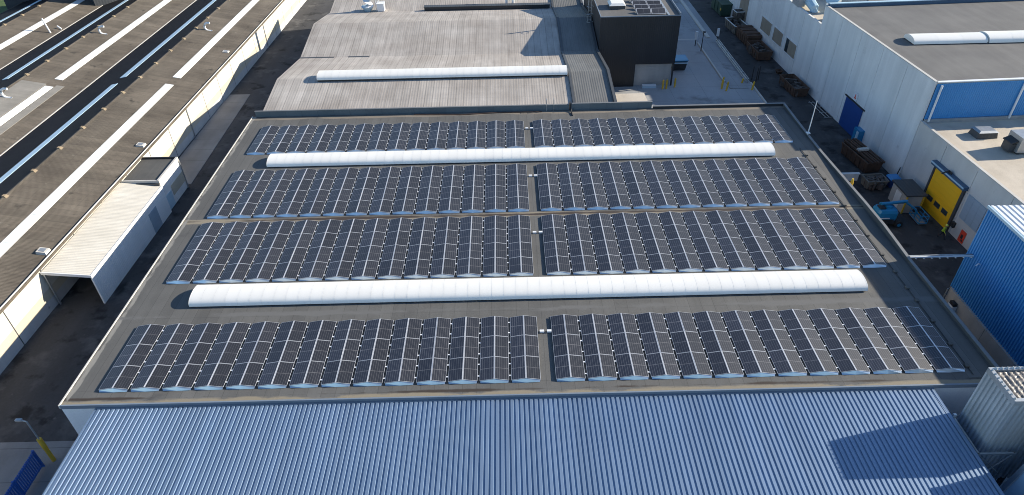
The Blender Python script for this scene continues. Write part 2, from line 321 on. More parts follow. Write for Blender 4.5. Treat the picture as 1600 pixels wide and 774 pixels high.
# ------------------------------------------------------------------ solar tents
L_, PW, PLN, TILT, TW, PITCHX = 2.19, 1.03, 2.165, R(10), 2.09, 2.27
def panel_mesh(name, glass):
    b = MB(); t = .035; fr = .019
    b.add([(0,0,0),(PW,0,0),(PW,PLN,0),(0,PLN,0)], [(0,3,2,1)], 0)
    o = [(0,0),(PW,0),(PW,PLN),(0,PLN)]; i = [(fr,fr),(PW-fr,fr),(PW-fr,PLN-fr),(fr,PLN-fr)]
    b.add([(x,y,0) for x,y in o] + [(x,y,t) for x,y in o] + [(x,y,t) for x,y in i], [(k,(k+1)%4,4+(k+1)%4,4+k) for k in range(4)] + [(4+k,4+(k+1)%4,8+(k+1)%4,8+k) for k in range(4)], 0)
    b.add([(x,y,t-.004) for x,y in i], [(0,1,2,3)], 1)
    me = b.mesh(name, [ALU, glass]); uv = me.uv_layers.new(name='UVMap')
    for pl in me.polygons:
        for li in pl.loop_indices:
            c = me.vertices[me.loops[li].vertex_index].co; uv.data[li].uv = (c.x/PW, c.y/PLN)
    return me
PM1, PM2 = panel_mesh('panel', GLASSPV), panel_mesh('panel', GLASSPV2)
RH = .12 + PW*math.sin(TILT)
def plate_mesh(s):
    yb = -.12*s; th = .006*s
    b = MB(); b.quad((.02, -th, .115), (.05, yb, .025), (TW/2, yb-.03*s, .02), (TW/2, -th, RH-.01)); b.quad((TW/2, -th, RH-.01), (TW/2, yb-.03*s, .02), (TW-.05, yb, .025), (TW-.02, -th, .115))
    return b.mesh('end_plate', PLATE)
PLN_, PLF = plate_mesh(1), plate_mesh(-1)
def tent_bits(n):
    ln = n*L_
    b = MB().box(TW/2-.027, TW/2+.027, -.01, ln, RH-.03, RH+.028); rail = b.mesh('ridge_rail', ALU)
    b = MB()
    for k in range(n+1):
        y = min(max(k*L_, .06), ln-.06); b.box(.03, TW-.03, y-.03, y+.03, .004, .07)
        b.box(TW/2-.03, TW/2+.03, y-.03, y+.03, .07, RH-.03)
    base = b.mesh('base_frame', DARKM)
    b = MB()
    for k in range(n):
        for q in (.22, .74):
            y = (k+q)*L_; b.box(TW+.01, TW+.165, y-.045, y+.045, .07, .135)
    return rail, base, b.mesh('clamps', WHITE)
BITS = {n: tent_bits(n) for n in (3, 4)}
ROWS = [(34.66, 3, 'farthest row'), (21.89, 4, 'second farthest row'), (11.99, 4, 'second nearest row'), (0.0, 3, 'nearest row')]
for yn, n, rname in ROWS:
    for blk, xs, cnt in (('left', 0.0, 14), ('right', 14*PITCHX + .94, 13)):
        for i in range(cnt):
            t = thing('solar_tent', f'{ORD[i]} solar panel tent from the left in the {blk} block of the {rname}', 'solar panels', (xs + i*PITCHX, yn, RZ), group='solar tents on the flat roof')
            for k in range(n):
                j = random.uniform(-.007, .007)
                inst('panel', PM1, t, (0, k*L_, .12), (0, -TILT + j, 0)); inst('panel', PM2, t, (TW, k*L_ + PLN, .12), (0, -TILT - j, math.pi))
            inst('end_plate', PLN_, t); inst('end_plate', PLF, t, (0, n*L_, 0))
            rail, base, cl = BITS[n]
            inst('ridge_rail', rail, t); inst('base_frame', base, t, kind='stuff')
            if i < cnt - 1: inst('clamps', cl, t, kind='stuff')
for yc, rname in ((39.4, 'farthest row'), (28.43, 'second farthest row'), (18.13, 'second nearest row'), (4.96, 'nearest row')):
    for sx, sd_ in ((31.95, 'left'), (32.52, 'right')):
        b = MB().box(sx-.17, sx+.17, yc-.11, yc+.11, RZ+.02, RZ+.16); b.box(sx-.12, sx+.12, yc-.15, yc+.15, RZ, RZ+.02, 1)
        b.build('connector_box', [WHITE, DARKM], label=f'small white cable box, {sd_} of the pair in the {rname} gap', cat='cable box', group='cable boxes in the gap between the blocks')

# ------------------------------------------------------------------ barrel skylights
def barrel(label, x0, x1, y0, y1, z, h, step, kerb=.12, tilt=0.0, ends=True, group='barrel skylights'):
    cy = (y0+y1)/2; a = (y1-y0)/2
    t = thing('barrel_skylight', label, 'skylight', ((x0+x1)/2, cy, z), group=group); t.rotation_euler = (tilt, 0, 0)
    n = max(1, round((x1-x0)/step)); st = (x1-x0)/n
    b = MB().box(x0+.03, x1-.03, y0+.1, y1-.1, z-.25, z+kerb); b.build('kerb', DARKM, t)
    def arc(rad, k=15): return [(-(a+rad)*math.cos(math.pi*i/k), kerb + (h+rad)*max(0, math.sin(math.pi*i/k))**.78) for i in range(k+1)]
    pr0 = arc(.02); pr1 = arc(.0245)
    b = MB(); b.profile(pr0, 'x', 0, st-.06); b.profile([(p[0], p[1]) for p in pr1], 'x', st-.06, st)
    nn = len(pr0)
    b.add([(st-.06, p[0], p[1]) for p in pr0] + [(st-.06, p[0], p[1]) for p in pr1], [(i, i+1, nn+i+1, nn+i) for i in range(nn-1)])
    me = b.mesh('glazing_sheet', WHITEPC, smooth=True)
    me.set_sharp_from_angle(angle=R(35))
    for i in range(n): inst('glazing_sheet', me, t, (x0 + i*st - (x0+x1)/2, 0, 0))
    if ends:
        for xx in (x0, x1):
            c = MB(); c.add([(xx, cy+p[0], z+p[1]) for p in pr1], [tuple(range(nn)) if xx == x0 else tuple(reversed(range(nn)))]); c.build('end_cap', WHITEPC, t)
    return t
barrel('long white barrel skylight between the two farthest rows of solar tents', 3.2, 58.95, 31.5, 33.95, RZ, .62, 1.0)
barrel('long white barrel skylight behind the nearest row of solar tents', 3.2, 58.95, 8.75, 11.25, RZ, .62, 1.0)

# ================================================================== BLUE SHEET-ROOFED HALL (foreground)
bh = thing('blue_roof_hall', 'low hall with light blue corrugated roof in the foreground', 'building', (29.6, -9, G))
b = MB(); pf = corr(.35, 58.95, .3365, .068, 0, (.30, .37, .92))
ys = [(-16, -.62), (-1.36, -.40)]
n = len(pf); b.add([(x, ys[0][0], z+ys[0][1]) for x, z in pf] + [(x, ys[1][0], z+ys[1][1]) for x, z in pf], [(i, i+1, n+i+1, n+i) for i in range(n-1)])
b.build('roof', BLUEROOF, bh)
MB().box(.25, .36, -16, -1.36, -.75, -.36).build('verge_trim', BLUEROOF, bh)
MB().box(58.94, 59.06, -16, -1.36, -.75, -.37).build('verge_trim', BLUEROOF, bh)
MB().box(.3, 59.0, -1.44, -1.325, -.42, -.30).build('flashing', CAPBLUE, bh)
MB().box(.45, 58.9, -15.9, -1.5, G, -.70).build('wall', BLUEWALL, bh)

# ================================================================== GABLED HALL behind the flat roof
gh = thing('gabled_hall', 'long hall with pale grey gabled fibre cement roofs behind the solar roof', 'building', (18, 66, G))
prof = [(44.55, -.22), (53.5, 1.05), (65.2, -.52), (75.8, 1.15), (87.1, -.62), (98, 1.1)]
XL, XM, XR = -1.35, 38.0, 43.2
for (ya, za), (yb, zb) in zip(prof[:-1], prof[1:]):
    MB().add([(XL, ya, za-.12), (XM, ya, za-.12), (XM, yb, zb-.12), (XL, yb, zb-.12), (XL, ya, za), (XM, ya, za), (XM, yb, zb), (XL, yb, zb)], [(0,3,2,1),(4,5,6,7),(0,1,5,4),(1,2,6,5),(2,3,7,6),(3,0,4,7)]).build('roof_slope', MIDROOF, gh)
    MB().add([(XM+.35, ya, za-.05), (XR, ya, za-.05), (XR, yb, zb-.05), (XM+.35, yb, zb-.05), (XM+.35, ya, za+.1), (XR, ya, za+.1), (XR, yb, zb+.1), (XM+.35, yb, zb+.1)], [(0,3,2,1),(4,5,6,7),(0,1,5,4),(1,2,6,5),(2,3,7,6),(3,0,4,7)]).build('roof_slope', STRIPROOF, gh)
    for xa, xb, hh in ((XM+.02, XM+.33, .22), (XR+.02, XR+.4, .36)):
        MB().add([(xa, ya, za-.3), (xb, ya, za-.3), (xb, yb, zb-.3), (xa, yb, zb-.3), (xa, ya, za+hh), (xb, ya, za+hh), (xb, yb, zb+hh), (xa, yb, zb+hh)], [(0,3,2,1),(4,5,6,7),(0,1,5,4),(1,2,6,5),(2,3,7,6),(3,0,4,7)]).build('fire_wall_coping', DARKGREY, gh)
    MB().add([(XL+.05, ya, za-.13), (XL+.25, ya, za-.13), (XL+.25, yb, zb-.13), (XL+.05, yb, zb-.13), (XL+.05, ya, G), (XL+.25, ya, G), (XL+.25, yb, G), (XL+.05, yb, G)], [(0,1,2,3),(4,7,6,5),(0,4,5,1),(1,5,6,2),(2,6,7,3),(3,7,4,0)]).build('wall', WALLW, gh)
    MB().add([(XR+.05, ya, za-.31), (XR+.35, ya, za-.31), (XR+.35, yb, zb-.31), (XR+.05, yb, zb-.31), (XR+.05, ya, G), (XR+.35, ya, G), (XR+.35, yb, G), (XR+.05, yb, G)], [(0,1,2,3),(4,7,6,5),(0,4,5,1),(1,5,6,2),(2,6,7,3),(3,7,4,0)]).build('wall', DARKGREY, gh)
for xa, xb in ((-1.3, 3.8), (5.9, 9.1)):
    MB().box(xa, xb, 64.95, 65.35, -.56, -.465).build('valley_gutter_and_shade', DARKGREY, gh)  # short dark strips put in for the broken shadow along this valley
gb = MB().box(-1.75, 37.4, 44.30, 44.46, RZ-.10, .60, 0).box(-1.8, 37.4, 44.27, 44.52, .601, .66, 1); gb.build('gutter_wall', [GUTTERGREY, CAPGREY], gh)
gb = MB().box(37.75, 47.75, 44.30, 44.46, RZ-.10, .70, 0).box(37.75, 47.8, 44.27, 44.52, .701, .76, 1); gb.build('gutter_wall', [GUTTERGREY, CAPGREY], gh)
MB().box(37.45, 37.7, 44.25, 44.8, RZ+.002, .80).tube([(37.6, 44.3, .3), (37.65, 43.6, RZ+.1), (37.7, 42.6, RZ+.06)], .07, 8).build('downpipe', DARKM, gh)
MB().box(43.7, 47.7, 44.6, 49.1, -.5, -.22).build('annex_roof', CREAMROOF, gh)
MB().box(43.75, 47.6, 44.7, 49.0, G, -.51).build('annex_wall', CONCG, gh)
for x in (34.6, 35.5): MB().tube([(x, 44.7, .2), (x, 44.7, 1.3), (x, 44.3, 1.25), (x, 44.2, -.1)], .035, 6).build('ladder_rail', GALV, gh)
MB().tube([(18, 43.9, RZ+.05), (24, 43.6, RZ+.05), (28.5, 43.95, RZ+.05), (34, 43.9, RZ+.05)], .06, 6).build('roof_hose', RUST, label='brown hose lying on the roof below the slate gutter wall', cat='hose')
barrel('white barrel skylight on the pale grey gabled roof behind', 4.3, 37.85, 52.45, 55.0, .93, .60, 1.0, kerb=.25)
vb = MB().box(15.5, 37.6, 86.4, 87.4, -.62, .12).box(15.4, 37.7, 86.3, 87.5, .121, .2, 1); vb.build('roof_ventilator', [DARKM, DARKGREY], label='long dark louvred ventilator in the far valley of the gabled roof', cat='ventilator')
dc = thing('dust_collector', 'white dust collector with upright duct on the far gabled roof', 'dust collector', (6.4, 87.2, -.6))
b = MB().tube([(5.6, 87.2, .3), (5.6, 87.2, 1.0), (6.2, 87.2, 1.5), (6.2, 87.2, 6)], [.9, .9, .45, .45], 14); b.build('duct', WHITE, dc, smooth=False)
MB().tube([(5.4, 87.3, -.6), (5.4, 87.3, .3)], [.5, 1.1], 12).build('hopper', SKYBLUE, dc)
MB().box(7.2, 8.4, 86.7, 87.9, -.5, .75).box(7.1, 8.5, 86.6, 88.0, .751, .85).build('fan_housing', WHITE, dc)
for x in (6.9, 7.2, 7.5):
    b = MB().tube([(x, 87.3, -.6), (x, 87.3, 4.5)], .04, 6)
    b.build('mast', WHITE, dc)
for k in range(9): MB().box(6.9, 7.5, 87.27, 87.33, -.2+k*.5, -.15+k*.5).build('rung', WHITE, dc)
for x0_, lab in ((30.0, 'pale pipe rising behind the dark ventilator, left one'), (31.2, 'pale pipe rising behind the dark ventilator, right one')):
    MB().tube([(x0_, 88.9, -.4), (x0_, 88.9, 3.2)], .22, 10).build('vent_pipe', WHITE, label=lab, cat='pipe', group='pipes behind the dark ventilator')

# ================================================================== BLACK TOWER
tw = thing('black_tower', 'black clad box tower above the concrete yard gate', 'building', (49.6, 72, G))
TX0, TX1, TY0, TY1, TZ = 43.75, 55.6, 65.7, 88, 4.4
MB().box(TX0, TX1, TY0, TY1, -2.9, TZ-.02).build('upper_cladding', BLACK, tw)
MB().box(TX0, 49.55, TY0+.003, TY1, G, -2.9).box(49.55, TX1-.3, TY0+.6, TY1, G, -2.9).build('lower_cladding', BLACK, tw)
MB().box(TX0+.12, TX1-.12, TY0+.12, TY1, TZ-.02, TZ+.03).build('roof', SLATE, tw)
b = MB().box(TX0-.02, TX1+.02, TY0-.02, TY0+.1, TZ-.02, TZ+.1).box(TX0-.02, TX0+.1, TY0+.1, TY1, TZ-.02, TZ+.1).box(TX1-.1, TX1+.02, TY0+.1, TY1, TZ-.02, TZ+.35); b.build('coping', CAPBLUE, tw)
MB().box(53.7, 54.0, TY0+.1, TY1, TZ+.031, TZ+.12).build('cable_tray', GALV, tw)
gt = MB().box(49.6, 55.25, TY0+.45, TY0+.58, G, -2.95).build('roller_gate', SKYBLUE, tw)
for k in range(7): MB().box(49.62, 55.2, TY0+.41, TY0+.447, G+.05+k*.5, G+.54+k*.5).build('gate_slat', CONCG, gt)
MB().box(TX1-.28, TX1-.05, TY0+.02, TY0+.25, G, -2.9).build('corner_post', DARKM, tw)
lad = MB()
for x in (42.9, 43.4): lad.tube([(x, 74.0, -.2), (x, 74.0, 6.0)], .06, 6)
for k in range(12): lad.tube([(42.9, 74.0, .1+k*.45), (43.4, 74.0, .1+k*.45)], .03, 5)
for z in (1.2, 2.4, 3.6, 4.8): lad.tube([(42.9, 74, z), (42.6, 73.5, z), (43.15, 73.2, z), (43.7, 73.5, z), (43.4, 74, z)], .03, 5)
lad.build('cage_ladder', GALV, label='grey caged ladder up the shaded side of the black tower', cat='ladder')
dm = thing('roof_dome', 'square white dome skylight on the black tower roof', 'skylight', (46.75, 70.4, TZ+.03))
MB().box(45.55, 47.85, 69.2, 71.6, TZ+.03, TZ+.55).build('kerb', DARKGREY, dm)
MB().hexa([(45.45, 69.1, TZ+.551), (47.95, 69.1, TZ+.551), (47.95, 71.7, TZ+.551), (45.45, 71.7, TZ+.551)], [(45.8, 69.45, TZ+.85), (47.6, 69.45, TZ+.85), (47.6, 71.35, TZ+.85), (45.8, 71.35, TZ+.85)]).build('dome', WHITEPC, dm)
SPW, SPL = 2.1, 1.35
def small_panel():
    b = MB(); ca, sa = math.cos(R(20)), math.sin(R(20))
    P = lambda x, y, h: (x, y*ca - h*sa, y*sa + h*ca)
    o = [(0,0),(SPW,0),(SPW,SPL),(0,SPL)]; f = .06; i = [(f,f),(SPW-f,f),(SPW-f,SPL-f),(f,SPL-f)]
    b.add([P(x,y,0) for x,y in o] + [P(x,y,.04) for x,y in o] + [P(x,y,.04) for x,y in i], [(k,(k+1)%4,4+(k+1)%4,4+k) for k in range(4)] + [(4+k,4+(k+1)%4,8+(k+1)%4,8+k) for k in range(4)] + [(0,3,2,1)], 0)
    b.add([P(x,y,.036) for x,y in i], [(0,1,2,3)], 1)
    me = b.mesh('panel', [ALU, GLASSPV2]); uv = me.uv_layers.new(name='UVMap')
    for pl in me.polygons:
        for li in pl.loop_indices:
            c = me.vertices[me.loops[li].vertex_index].co; uv.data[li].uv = (c.y/SPL, c.x/SPW)
    return me
SPM = small_panel()
fin = MB(); fin.add([(0,0,0),(0,1.3,0),(0,1.3,.45),(.0,0,.02)], [(0,1,2,3)]); FINM = fin.mesh('side_fin', GALV)
for k in range(5):
    yk = 66.35 + k*1.85
    t = thing('solar_rack', f'{ORD[k]} tilted solar panel rack counted from the front edge of the black tower roof', 'solar panels', (49.2, yk, TZ+.08), group='solar racks on the black tower')
    inst('panel', SPM, t, (0, 0, .03)); inst('panel', SPM, t, (SPW+.1, 0, .03))
    inst('side_fin', FINM, t, (-.02, 0, 0)); inst('side_fin', FINM, t, (2*SPW+.12, 0, 0))

# ================================================================== YARD, weighbridge
wb = thing('weighbridge', 'grey weighbridge lane with low side rails in the shaded yard', 'weighbridge', (65.7, 75, G+.012))
MB().box(64.3, 67.2, 64, 86, G+.012, G+.10).build('deck', YARD, wb)
MB().box(63.95, 64.2, 66.5, 84, G+.012, G+.22).build('kerb', CAP, wb)
for x in (67.35, 67.75):
    for z in (.3, .65): MB().tube([(x, 66, G+z), (x, 84, G+z)], .06, 6).build('rail', GALV, wb)
for k in range(7):
    MB().tube([(67.55, 66+k*3, G+.012), (67.55, 66+k*3, G+.75)], .07, 6).build('rail_post', GALV, wb)
MB().box(67.95, 68.2, 58, 66, G+.012, G+.2).box(66.3, 66.9, 86.5, 112, G+.012, G+.22).build('yard_kerb', CAP, kind='structure')
MB().box(58, 66.9, 85.9, 86.2, G+.013, G+.017).build('yard_line', CAP, kind='structure')
def bollard(x, y, label, h=1.25, lean=0.0):
    b = MB().tube([(x, y, G+.012), (x+lean, y, G+h*.93), (x+lean, y, G+h)], [.14, .14, .07], 10); b.build('bollard', YPOST, label=label, cat='bollard', group='yellow bollards in the yard')
bollard(53.9, 64.5, 'leftmost yellow bollard before the gate of the black tower', 1.5); bollard(54.5, 64.6, 'second yellow bollard before the gate, touching the leftmost one', 1.5); bollard(55.9, 65.1, 'yellow bollard just right of the tower corner post', 1.5)
bollard(63.0, 64.1, 'yellow bollard at the near left end of the weighbridge, left one', 1.5, .05); bollard(63.5, 63.3, 'yellow bollard nearest to the flat roof beside the weighbridge', 1.5, .1); bollard(63.4, 65.4, 'yellow bollard at the weighbridge kerb end, rear one of three', 1.4, .1)
bollard(67.5, 63.4, 'yellow bollard at the right kerb corner of the yard', 1.4, .12); bollard(66.7, 66.0, 'small yellow bollard at the end of the weighbridge rail', .8, .1)
for x, y, h, lab in ((63.3, 82.7, 2.6, 'white reader post left of the weighbridge lane'), (67.6, 84.4, 2.4, 'white reader post right of the weighbridge lane')):
    t = thing('reader_post', lab, 'post', (x, y, G+.012), group='white reader posts')
    MB().tube([(x, y, G+.012), (x, y, G+h*.45)], .08, 8).build('stem', DARKM, t); MB().box(x-.2, x+.2, y-.15, y+.15, G+h*.45, G+h).build('head', WHITE, t)
MB().tube([(63.7, 80.1, G+.012), (63.7, 80.1, G+3.4), (63.7, 79.8, G+3.5)], [.09, .06, .05], 8).box(63.5, 63.9, 79.6, 79.9, G+3.4, G+3.6).build('lamp_post', DARKM, label='thin dark lamp post beside the weighbridge kerb', cat='lamp post')
t = thing('waste_container', 'turquoise waste container beside the black tower corner', 'container', (58, 72.6, G+.012))
MB().hexa([(57.0, 71.6, G+.15), (59.0, 71.6, G+.15), (59.0, 73.6, G+.15), (57.0, 73.6, G+.15)], [(56.9, 71.4, G+1.7), (59.2, 71.4, G+1.7), (59.2, 73.8, G+1.7), (56.9, 73.8, G+1.7)]).build('body', DARKM, t)
MB().box(56.8, 59.3, 71.3, 73.9, G+1.701, G+1.85).build('lid', LIFTB, t)
MB().box(56.85, 59.25, 71.25, 71.4, G+1.3, G+1.5).build('rim', SKYBLUE, t)
for dx in (57.1, 58.7):
    for dy in (71.7, 73.3): MB().box(dx, dx+.2, dy, dy+.2, G+.012, G+.15).build('foot', DARKM, t)
t = thing('loading_block', 'pale blue loading block lying before the concrete gate', 'block', (51.9, 65.3, G+.012))
MB().box(50.8, 53.0, 64.9, 65.55, G+.012, G+.42).build('body', SKYBLUE, t)
MB().box(50.82, 52.98, 64.93, 65.52, G+.421, G+.47).build('top_plate', WHITE, t)

# ================================================================== RIDGED HALL on the left
LR = -R(.9)
rh = thing('ridged_hall', 'long hall with three brown ridged roofs and white rooflight strips', 'building', (-14.7, 20, G), LR)
EZ, RDZ, W2 = -2.1, -.45, 8.65
YA, YB = -16, 132
for k in range(3):
    xe = -14.7 - 2*W2*k; xr = xe - W2; xv = xr - W2
    yb = YB if k < 2 else 140
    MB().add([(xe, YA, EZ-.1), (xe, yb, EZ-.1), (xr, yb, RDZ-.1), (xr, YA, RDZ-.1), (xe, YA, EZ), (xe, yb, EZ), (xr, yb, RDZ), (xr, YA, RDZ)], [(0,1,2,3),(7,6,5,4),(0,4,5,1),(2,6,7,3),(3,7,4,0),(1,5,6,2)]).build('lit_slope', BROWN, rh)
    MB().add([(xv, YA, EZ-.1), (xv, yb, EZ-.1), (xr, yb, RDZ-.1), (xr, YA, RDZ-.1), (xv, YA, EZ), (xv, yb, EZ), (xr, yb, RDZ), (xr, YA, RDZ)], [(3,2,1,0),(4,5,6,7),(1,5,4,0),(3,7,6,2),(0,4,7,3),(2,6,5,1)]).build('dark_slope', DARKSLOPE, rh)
    z_ = lambda x: EZ + (xe - x)/W2*(RDZ-EZ)
    z2_ = lambda x: EZ + (x - xv)/W2*(RDZ-EZ)
    def strip(xa, xb, ya, yb_, zf, nm, mt):
        MB().hexa([(xa, ya, zf(xa)+.005), (xb, ya, zf(xb)+.005), (xb, yb_, zf(xb)+.005), (xa, yb_, zf(xa)+.005)], [(xa, ya, zf(xa)+.05), (xb, ya, zf(xb)+.05), (xb, yb_, zf(xb)+.05), (xa, yb_, zf(xa)+.05)]).build(nm, mt, rh)
    for ya, yc in ((YA, 58.0), (60.4, 126)):
        strip(xe-4.85, xe-3.75, ya, yc, z_, 'rooflight_strip', STRIPPC)
        strip(xr-3.95, xr-3.0, ya, yc, z2_, 'rooflight_strip', SKYTONEPC)
    if k == 1:
        strip(xe-8.3, xe-5.0, 28, 58.6, z_, 'replacement_sheets', GREYSHEET); strip(xe-3.6, xe-2.6, 28, 58.6, z_, 'replacement_sheets', GREYSHEET)
    MB().profile([(xr-.28, RDZ-.035), (xr, RDZ+.06), (xr+.28, RDZ-.035)], 'y', YA, yb).build('ridge_cap', BROWN, rh)
    y = YA + 1.2 + k*1.7
    while y < 118:
        b = MB(); b.hexa([(xr-.2, y-.28, RDZ-.05), (xr+.34, y-.28, RDZ-.07), (xr+.34, y+.28, RDZ-.07), (xr-.2, y+.28, RDZ-.05)], [(xr-.12, y-.2, RDZ+.20), (xr+.14, y-.2, RDZ+.16), (xr+.14, y+.2, RDZ+.16), (xr-.12, y+.2, RDZ+.20)])
        b.build('ridge_vent', TAN, rh); y += 5.25
    gz = EZ
    MB().box(xv-.11, xv+.06, YA, yb, gz-.2, gz+.06).build('valley_gutter_and_shade', CAP if k < 2 else BROWN, rh)
MB().box(-14.72, -14.50, YA, YB, EZ-.16, EZ+.05).box(-14.70, -14.52, YA, YB, EZ+.0505, EZ+.09).build('eaves_gutter', BROWN, rh)
MB().tube([(-14.62, YA, EZ+.16), (-14.62, YB, EZ+.16)], .07, 8).build('eaves_pipe', CAP, rh)
y = -17.6; i = 0
while y < YB:
    a, c = y + .06, y + 5.74
    MB().box(-14.80, -14.675, c+.001, y+5.859, G, EZ-.18).build('joint_strip', DARKGREY, rh)
    b = MB()
    b.box(-14.80, -14.66, a, c, G, -5.4, 2).box(-14.80, -14.66, a, c, -5.4, -4.45, 1).box(-14.80, -14.66, a, c, -4.45, EZ-.17, 0)
    b.build('wall_panel', [CREAM, OCHRE, PLINTH], rh)
    if i % 6 == 5: MB().tube([(-14.58, c, EZ-.1), (-14.58, c, G)], .07, 8).build('downpipe', GALV, rh)
    y += 5.8; i += 1
MB().box(-66.5, -14.82, YA+.1, YB-.1, G, EZ-.2).build('wall_core', DARKM, rh)
def lslope(x, k): return EZ + (-14.7 - 2*W2*k - x)/W2*(RDZ-EZ)
def gooseneck(x, y, k, label):
    z = lslope(x, k); r = .6
    pts = [(x+.15, y, z-.1), (x+.1, y, z+.3)] + [(x + .15*math.cos(a) - .15 + .0, y + 0.0 + 0, z+.3) for a in ()]
    pts = [(x+.62, y, z-.02), (x+.4, y, z+.04)] + [(x+.15+.62*math.cos(R(a_)), y, z+.72+.66*math.sin(R(a_))) for a_ in range(265, 94, -21)] + [(x+.55, y, z+1.36)]
    MB().tube(pts, .17, 10).build('gooseneck_vent', WHITE, smooth=True, label=label, cat='vent', group='gooseneck vents')
gooseneck(-20.4, 79.8, 0, 'white gooseneck vent on the brown slope next to the cream wall')
gooseneck(-37.8, 79.2, 1, 'white gooseneck vent on the middle brown roof, far one')
gooseneck(-38.6, 53.5, 1, 'white gooseneck vent beside the pale grey replacement sheets')
MB().tube([(-49.4, 83.5, -2.1), (-49.9, 83.6, .55)], .13, 8).build('vent_pipe', WHITE, label='slanting white vent pipe on the farthest brown roof', cat='pipe')
MB().tube([(-48.6, 85.5, -1.9), (-49.3, 85.8, -1.5)], .13, 8).build('vent_stub', WHITE, label='short white vent stub beside the slanting pipe', cat='pipe')
for x, y, lab in ((-15.45, 19.4, 'small square roof hatch at the brown eaves above the loading tunnel'), (-15.3, 40.9, 'small square roof hatch at the brown eaves beyond the loading tunnel'), (-15.2, 72.2, 'small roof hatch at the far brown eaves')):
    z = lslope(x, 0); t = thing('roof_hatch', lab, 'roof hatch', (x, y, z), group='roof hatches at the brown eaves')
    MB().hexa([(x-.5, y-.45, z-.05), (x+.5, y-.45, z-.2), (x+.5, y+.45, z-.2), (x-.5, y+.45, z-.05)], [(x-.42, y-.38, z+.35), (x+.42, y-.38, z+.2), (x+.42, y+.38, z+.2), (x-.42, y+.38, z+.35)]).build('kerb', CAP, t)
    MB().hexa([(x-.28, y-.25, z+.305), (x+.28, y-.25, z+.235), (x+.28, y+.25, z+.235), (x-.28, y+.25, z+.305)], [(x-.28, y-.25, z+.345), (x+.28, y-.25, z+.265), (x+.28, y+.25, z+.265), (x-.28, y+.25, z+.345)]).build('pane', GALV, t)
# plant rooms breaking through the far roof
t = thing('plant_room', 'dark grey plant room rising from the far ridged roof', 'plant room', (-47.5, 107, -3))
b = MB(); b.obox((-47.8, 108.5), 14, 14, -3, 6, R(38)); b.build('walls', DARKGREY, t)
b = MB(); b.obox((-47.8, 108.5), 14.3, 14.3, 6.001, 6.3, R(38)); b.build('coping', CAPBLUE, t)
t = thing('plant_room', 'dark grey plant room at the top left beside the lawn', 'plant room', (-63, 108, -6.5))
MB().obox((-64.2, 110.5), 16, 12, G, 5, R(32)).build('walls', DARKGREY, t); MB().obox((-64.2, 110.5), 16.3, 12.3, 5.001, 5.3, R(32)).build('coping', CAPBLUE, t)

# ------------------------------------------------------------------ loading tunnel against the left wall
lt = thing('loading_tunnel', 'cream roofed loading tunnel open towards the camera in the left street', 'tunnel', (-12.2, 25, G), LR*.6)
MB().hexa([(-14.45, 16.85, -2.62), (-9.95, 16.85, -3.1), (-9.95, 33.0, -3.1), (-14.45, 33.0, -2.62)], [(-14.45, 16.85, -2.42), (-9.95, 16.85, -2.9), (-9.95, 33.0, -2.9), (-14.45, 33.0, -2.42)]).build('roof', TUNNELR, lt)
MB().hexa([(-14.5, 16.78, -2.68), (-9.9, 16.78, -3.16), (-9.9, 16.85, -3.16), (-14.5, 16.85, -2.68)], [(-14.5, 16.78, -2.39), (-9.9, 16.78, -2.87), (-9.9, 16.85, -2.87), (-14.5, 16.85, -2.39)]).build('fascia', WHITE, lt)
MB().box(-9.96, -9.90, 16.86, 33.0, -3.14, -2.86).build('edge_trim', WHITE, lt)
MB().box(-10.12, -9.97, 16.9, 33.0, G, -3.11).build('wall', TUNNELW, lt)
MB().box(-14.4, -14.27, 16.86, 17.0, G, -2.65).build('post', GALV, lt)
MB().box(-9.968, -9.93, 28.6, 30.4, G+.05, -4.0).build('door', PANELG, lt)
MB().box(-14.4, -10.13, 32.8, 33.0, G, -2.6).build('back_wall', DARKGREY, lt)
la = thing('loading_annex', 'dark flat roofed annex joined to the far end of the loading tunnel', 'annex', (-12.2, 35.8, G), LR*.6)
MB().box(-14.35, -10.1, 33.08, 38.4, G, -2.55).build('walls', WALLW, la)
MB().box(-10.096, -10.06, 35.0, 38.3, -5.5, -4.2).build('ochre_band', OCHRE, la)
MB().box(-14.3, -10.25, 33.2, 38.35, -2.549, -2.45).build('roof', BITD, la)
MB().box(-10.25, -10.02, 33.02, 38.45, -2.8, -2.25).box(-14.4, -10.25, 33.02, 33.18, -2.6, -2.28).build('coping', CAP, la)
MB().box(-14.4, -10.25, 38.36, 38.52, -2.6, -2.25).build('far_coping', DARKM, la)
MB().box(-10.096, -10.05, 33.3, 34.7, G+.05, -4.6).build('door', SKYBLUE, la)
MB().tube([(-10.0, 38.4, -2.7), (-10.0, 38.4, G)], .07, 8).build('downpipe', GALV, la)
# street furniture, bottom left
t = thing('street_lamp', 'yellow based lamp post leaning over the left street by the hall corner', 'lamp post', (-5.4, -1.1, G))
MB().tube([(-5.4, -1.1, G), (-5.4, -1.1, G+1.35)], .15, 10).build('lower_sleeve', YPOST, t); MB().tube([(-5.4, -1.1, G+1.35), (-5.4, -1.1, G+1.5), (-5.4, -1.1, G+2.6)], [.12, .17, .17], 10).build('upper_sleeve', YPOST, t)
MB().tube([(-5.4, -1.1, G+2.6), (-5.4, -1.1, G+4.6)], .06, 8).build('pole', GALV, t); MB().tube([(-5.4, -1.1, G+4.6), (-5.75, -1.1, G+4.75)], .05, 6).box(-6.1, -5.65, -1.2, -1.0, G+4.7, G+4.85).build('lamp_head', GALV, t)
t = thing('slatted_fence', 'dark blue slatted metal fence in the shaded bottom left corner', 'fence', (-5.85, -5.5, G), R(1))
k = -9.4
while k < -1.75:
    MB().box(-5.88, -5.82, k, k+.12, G+.12, -4.65).build('slat', CONTB, t); k += .19
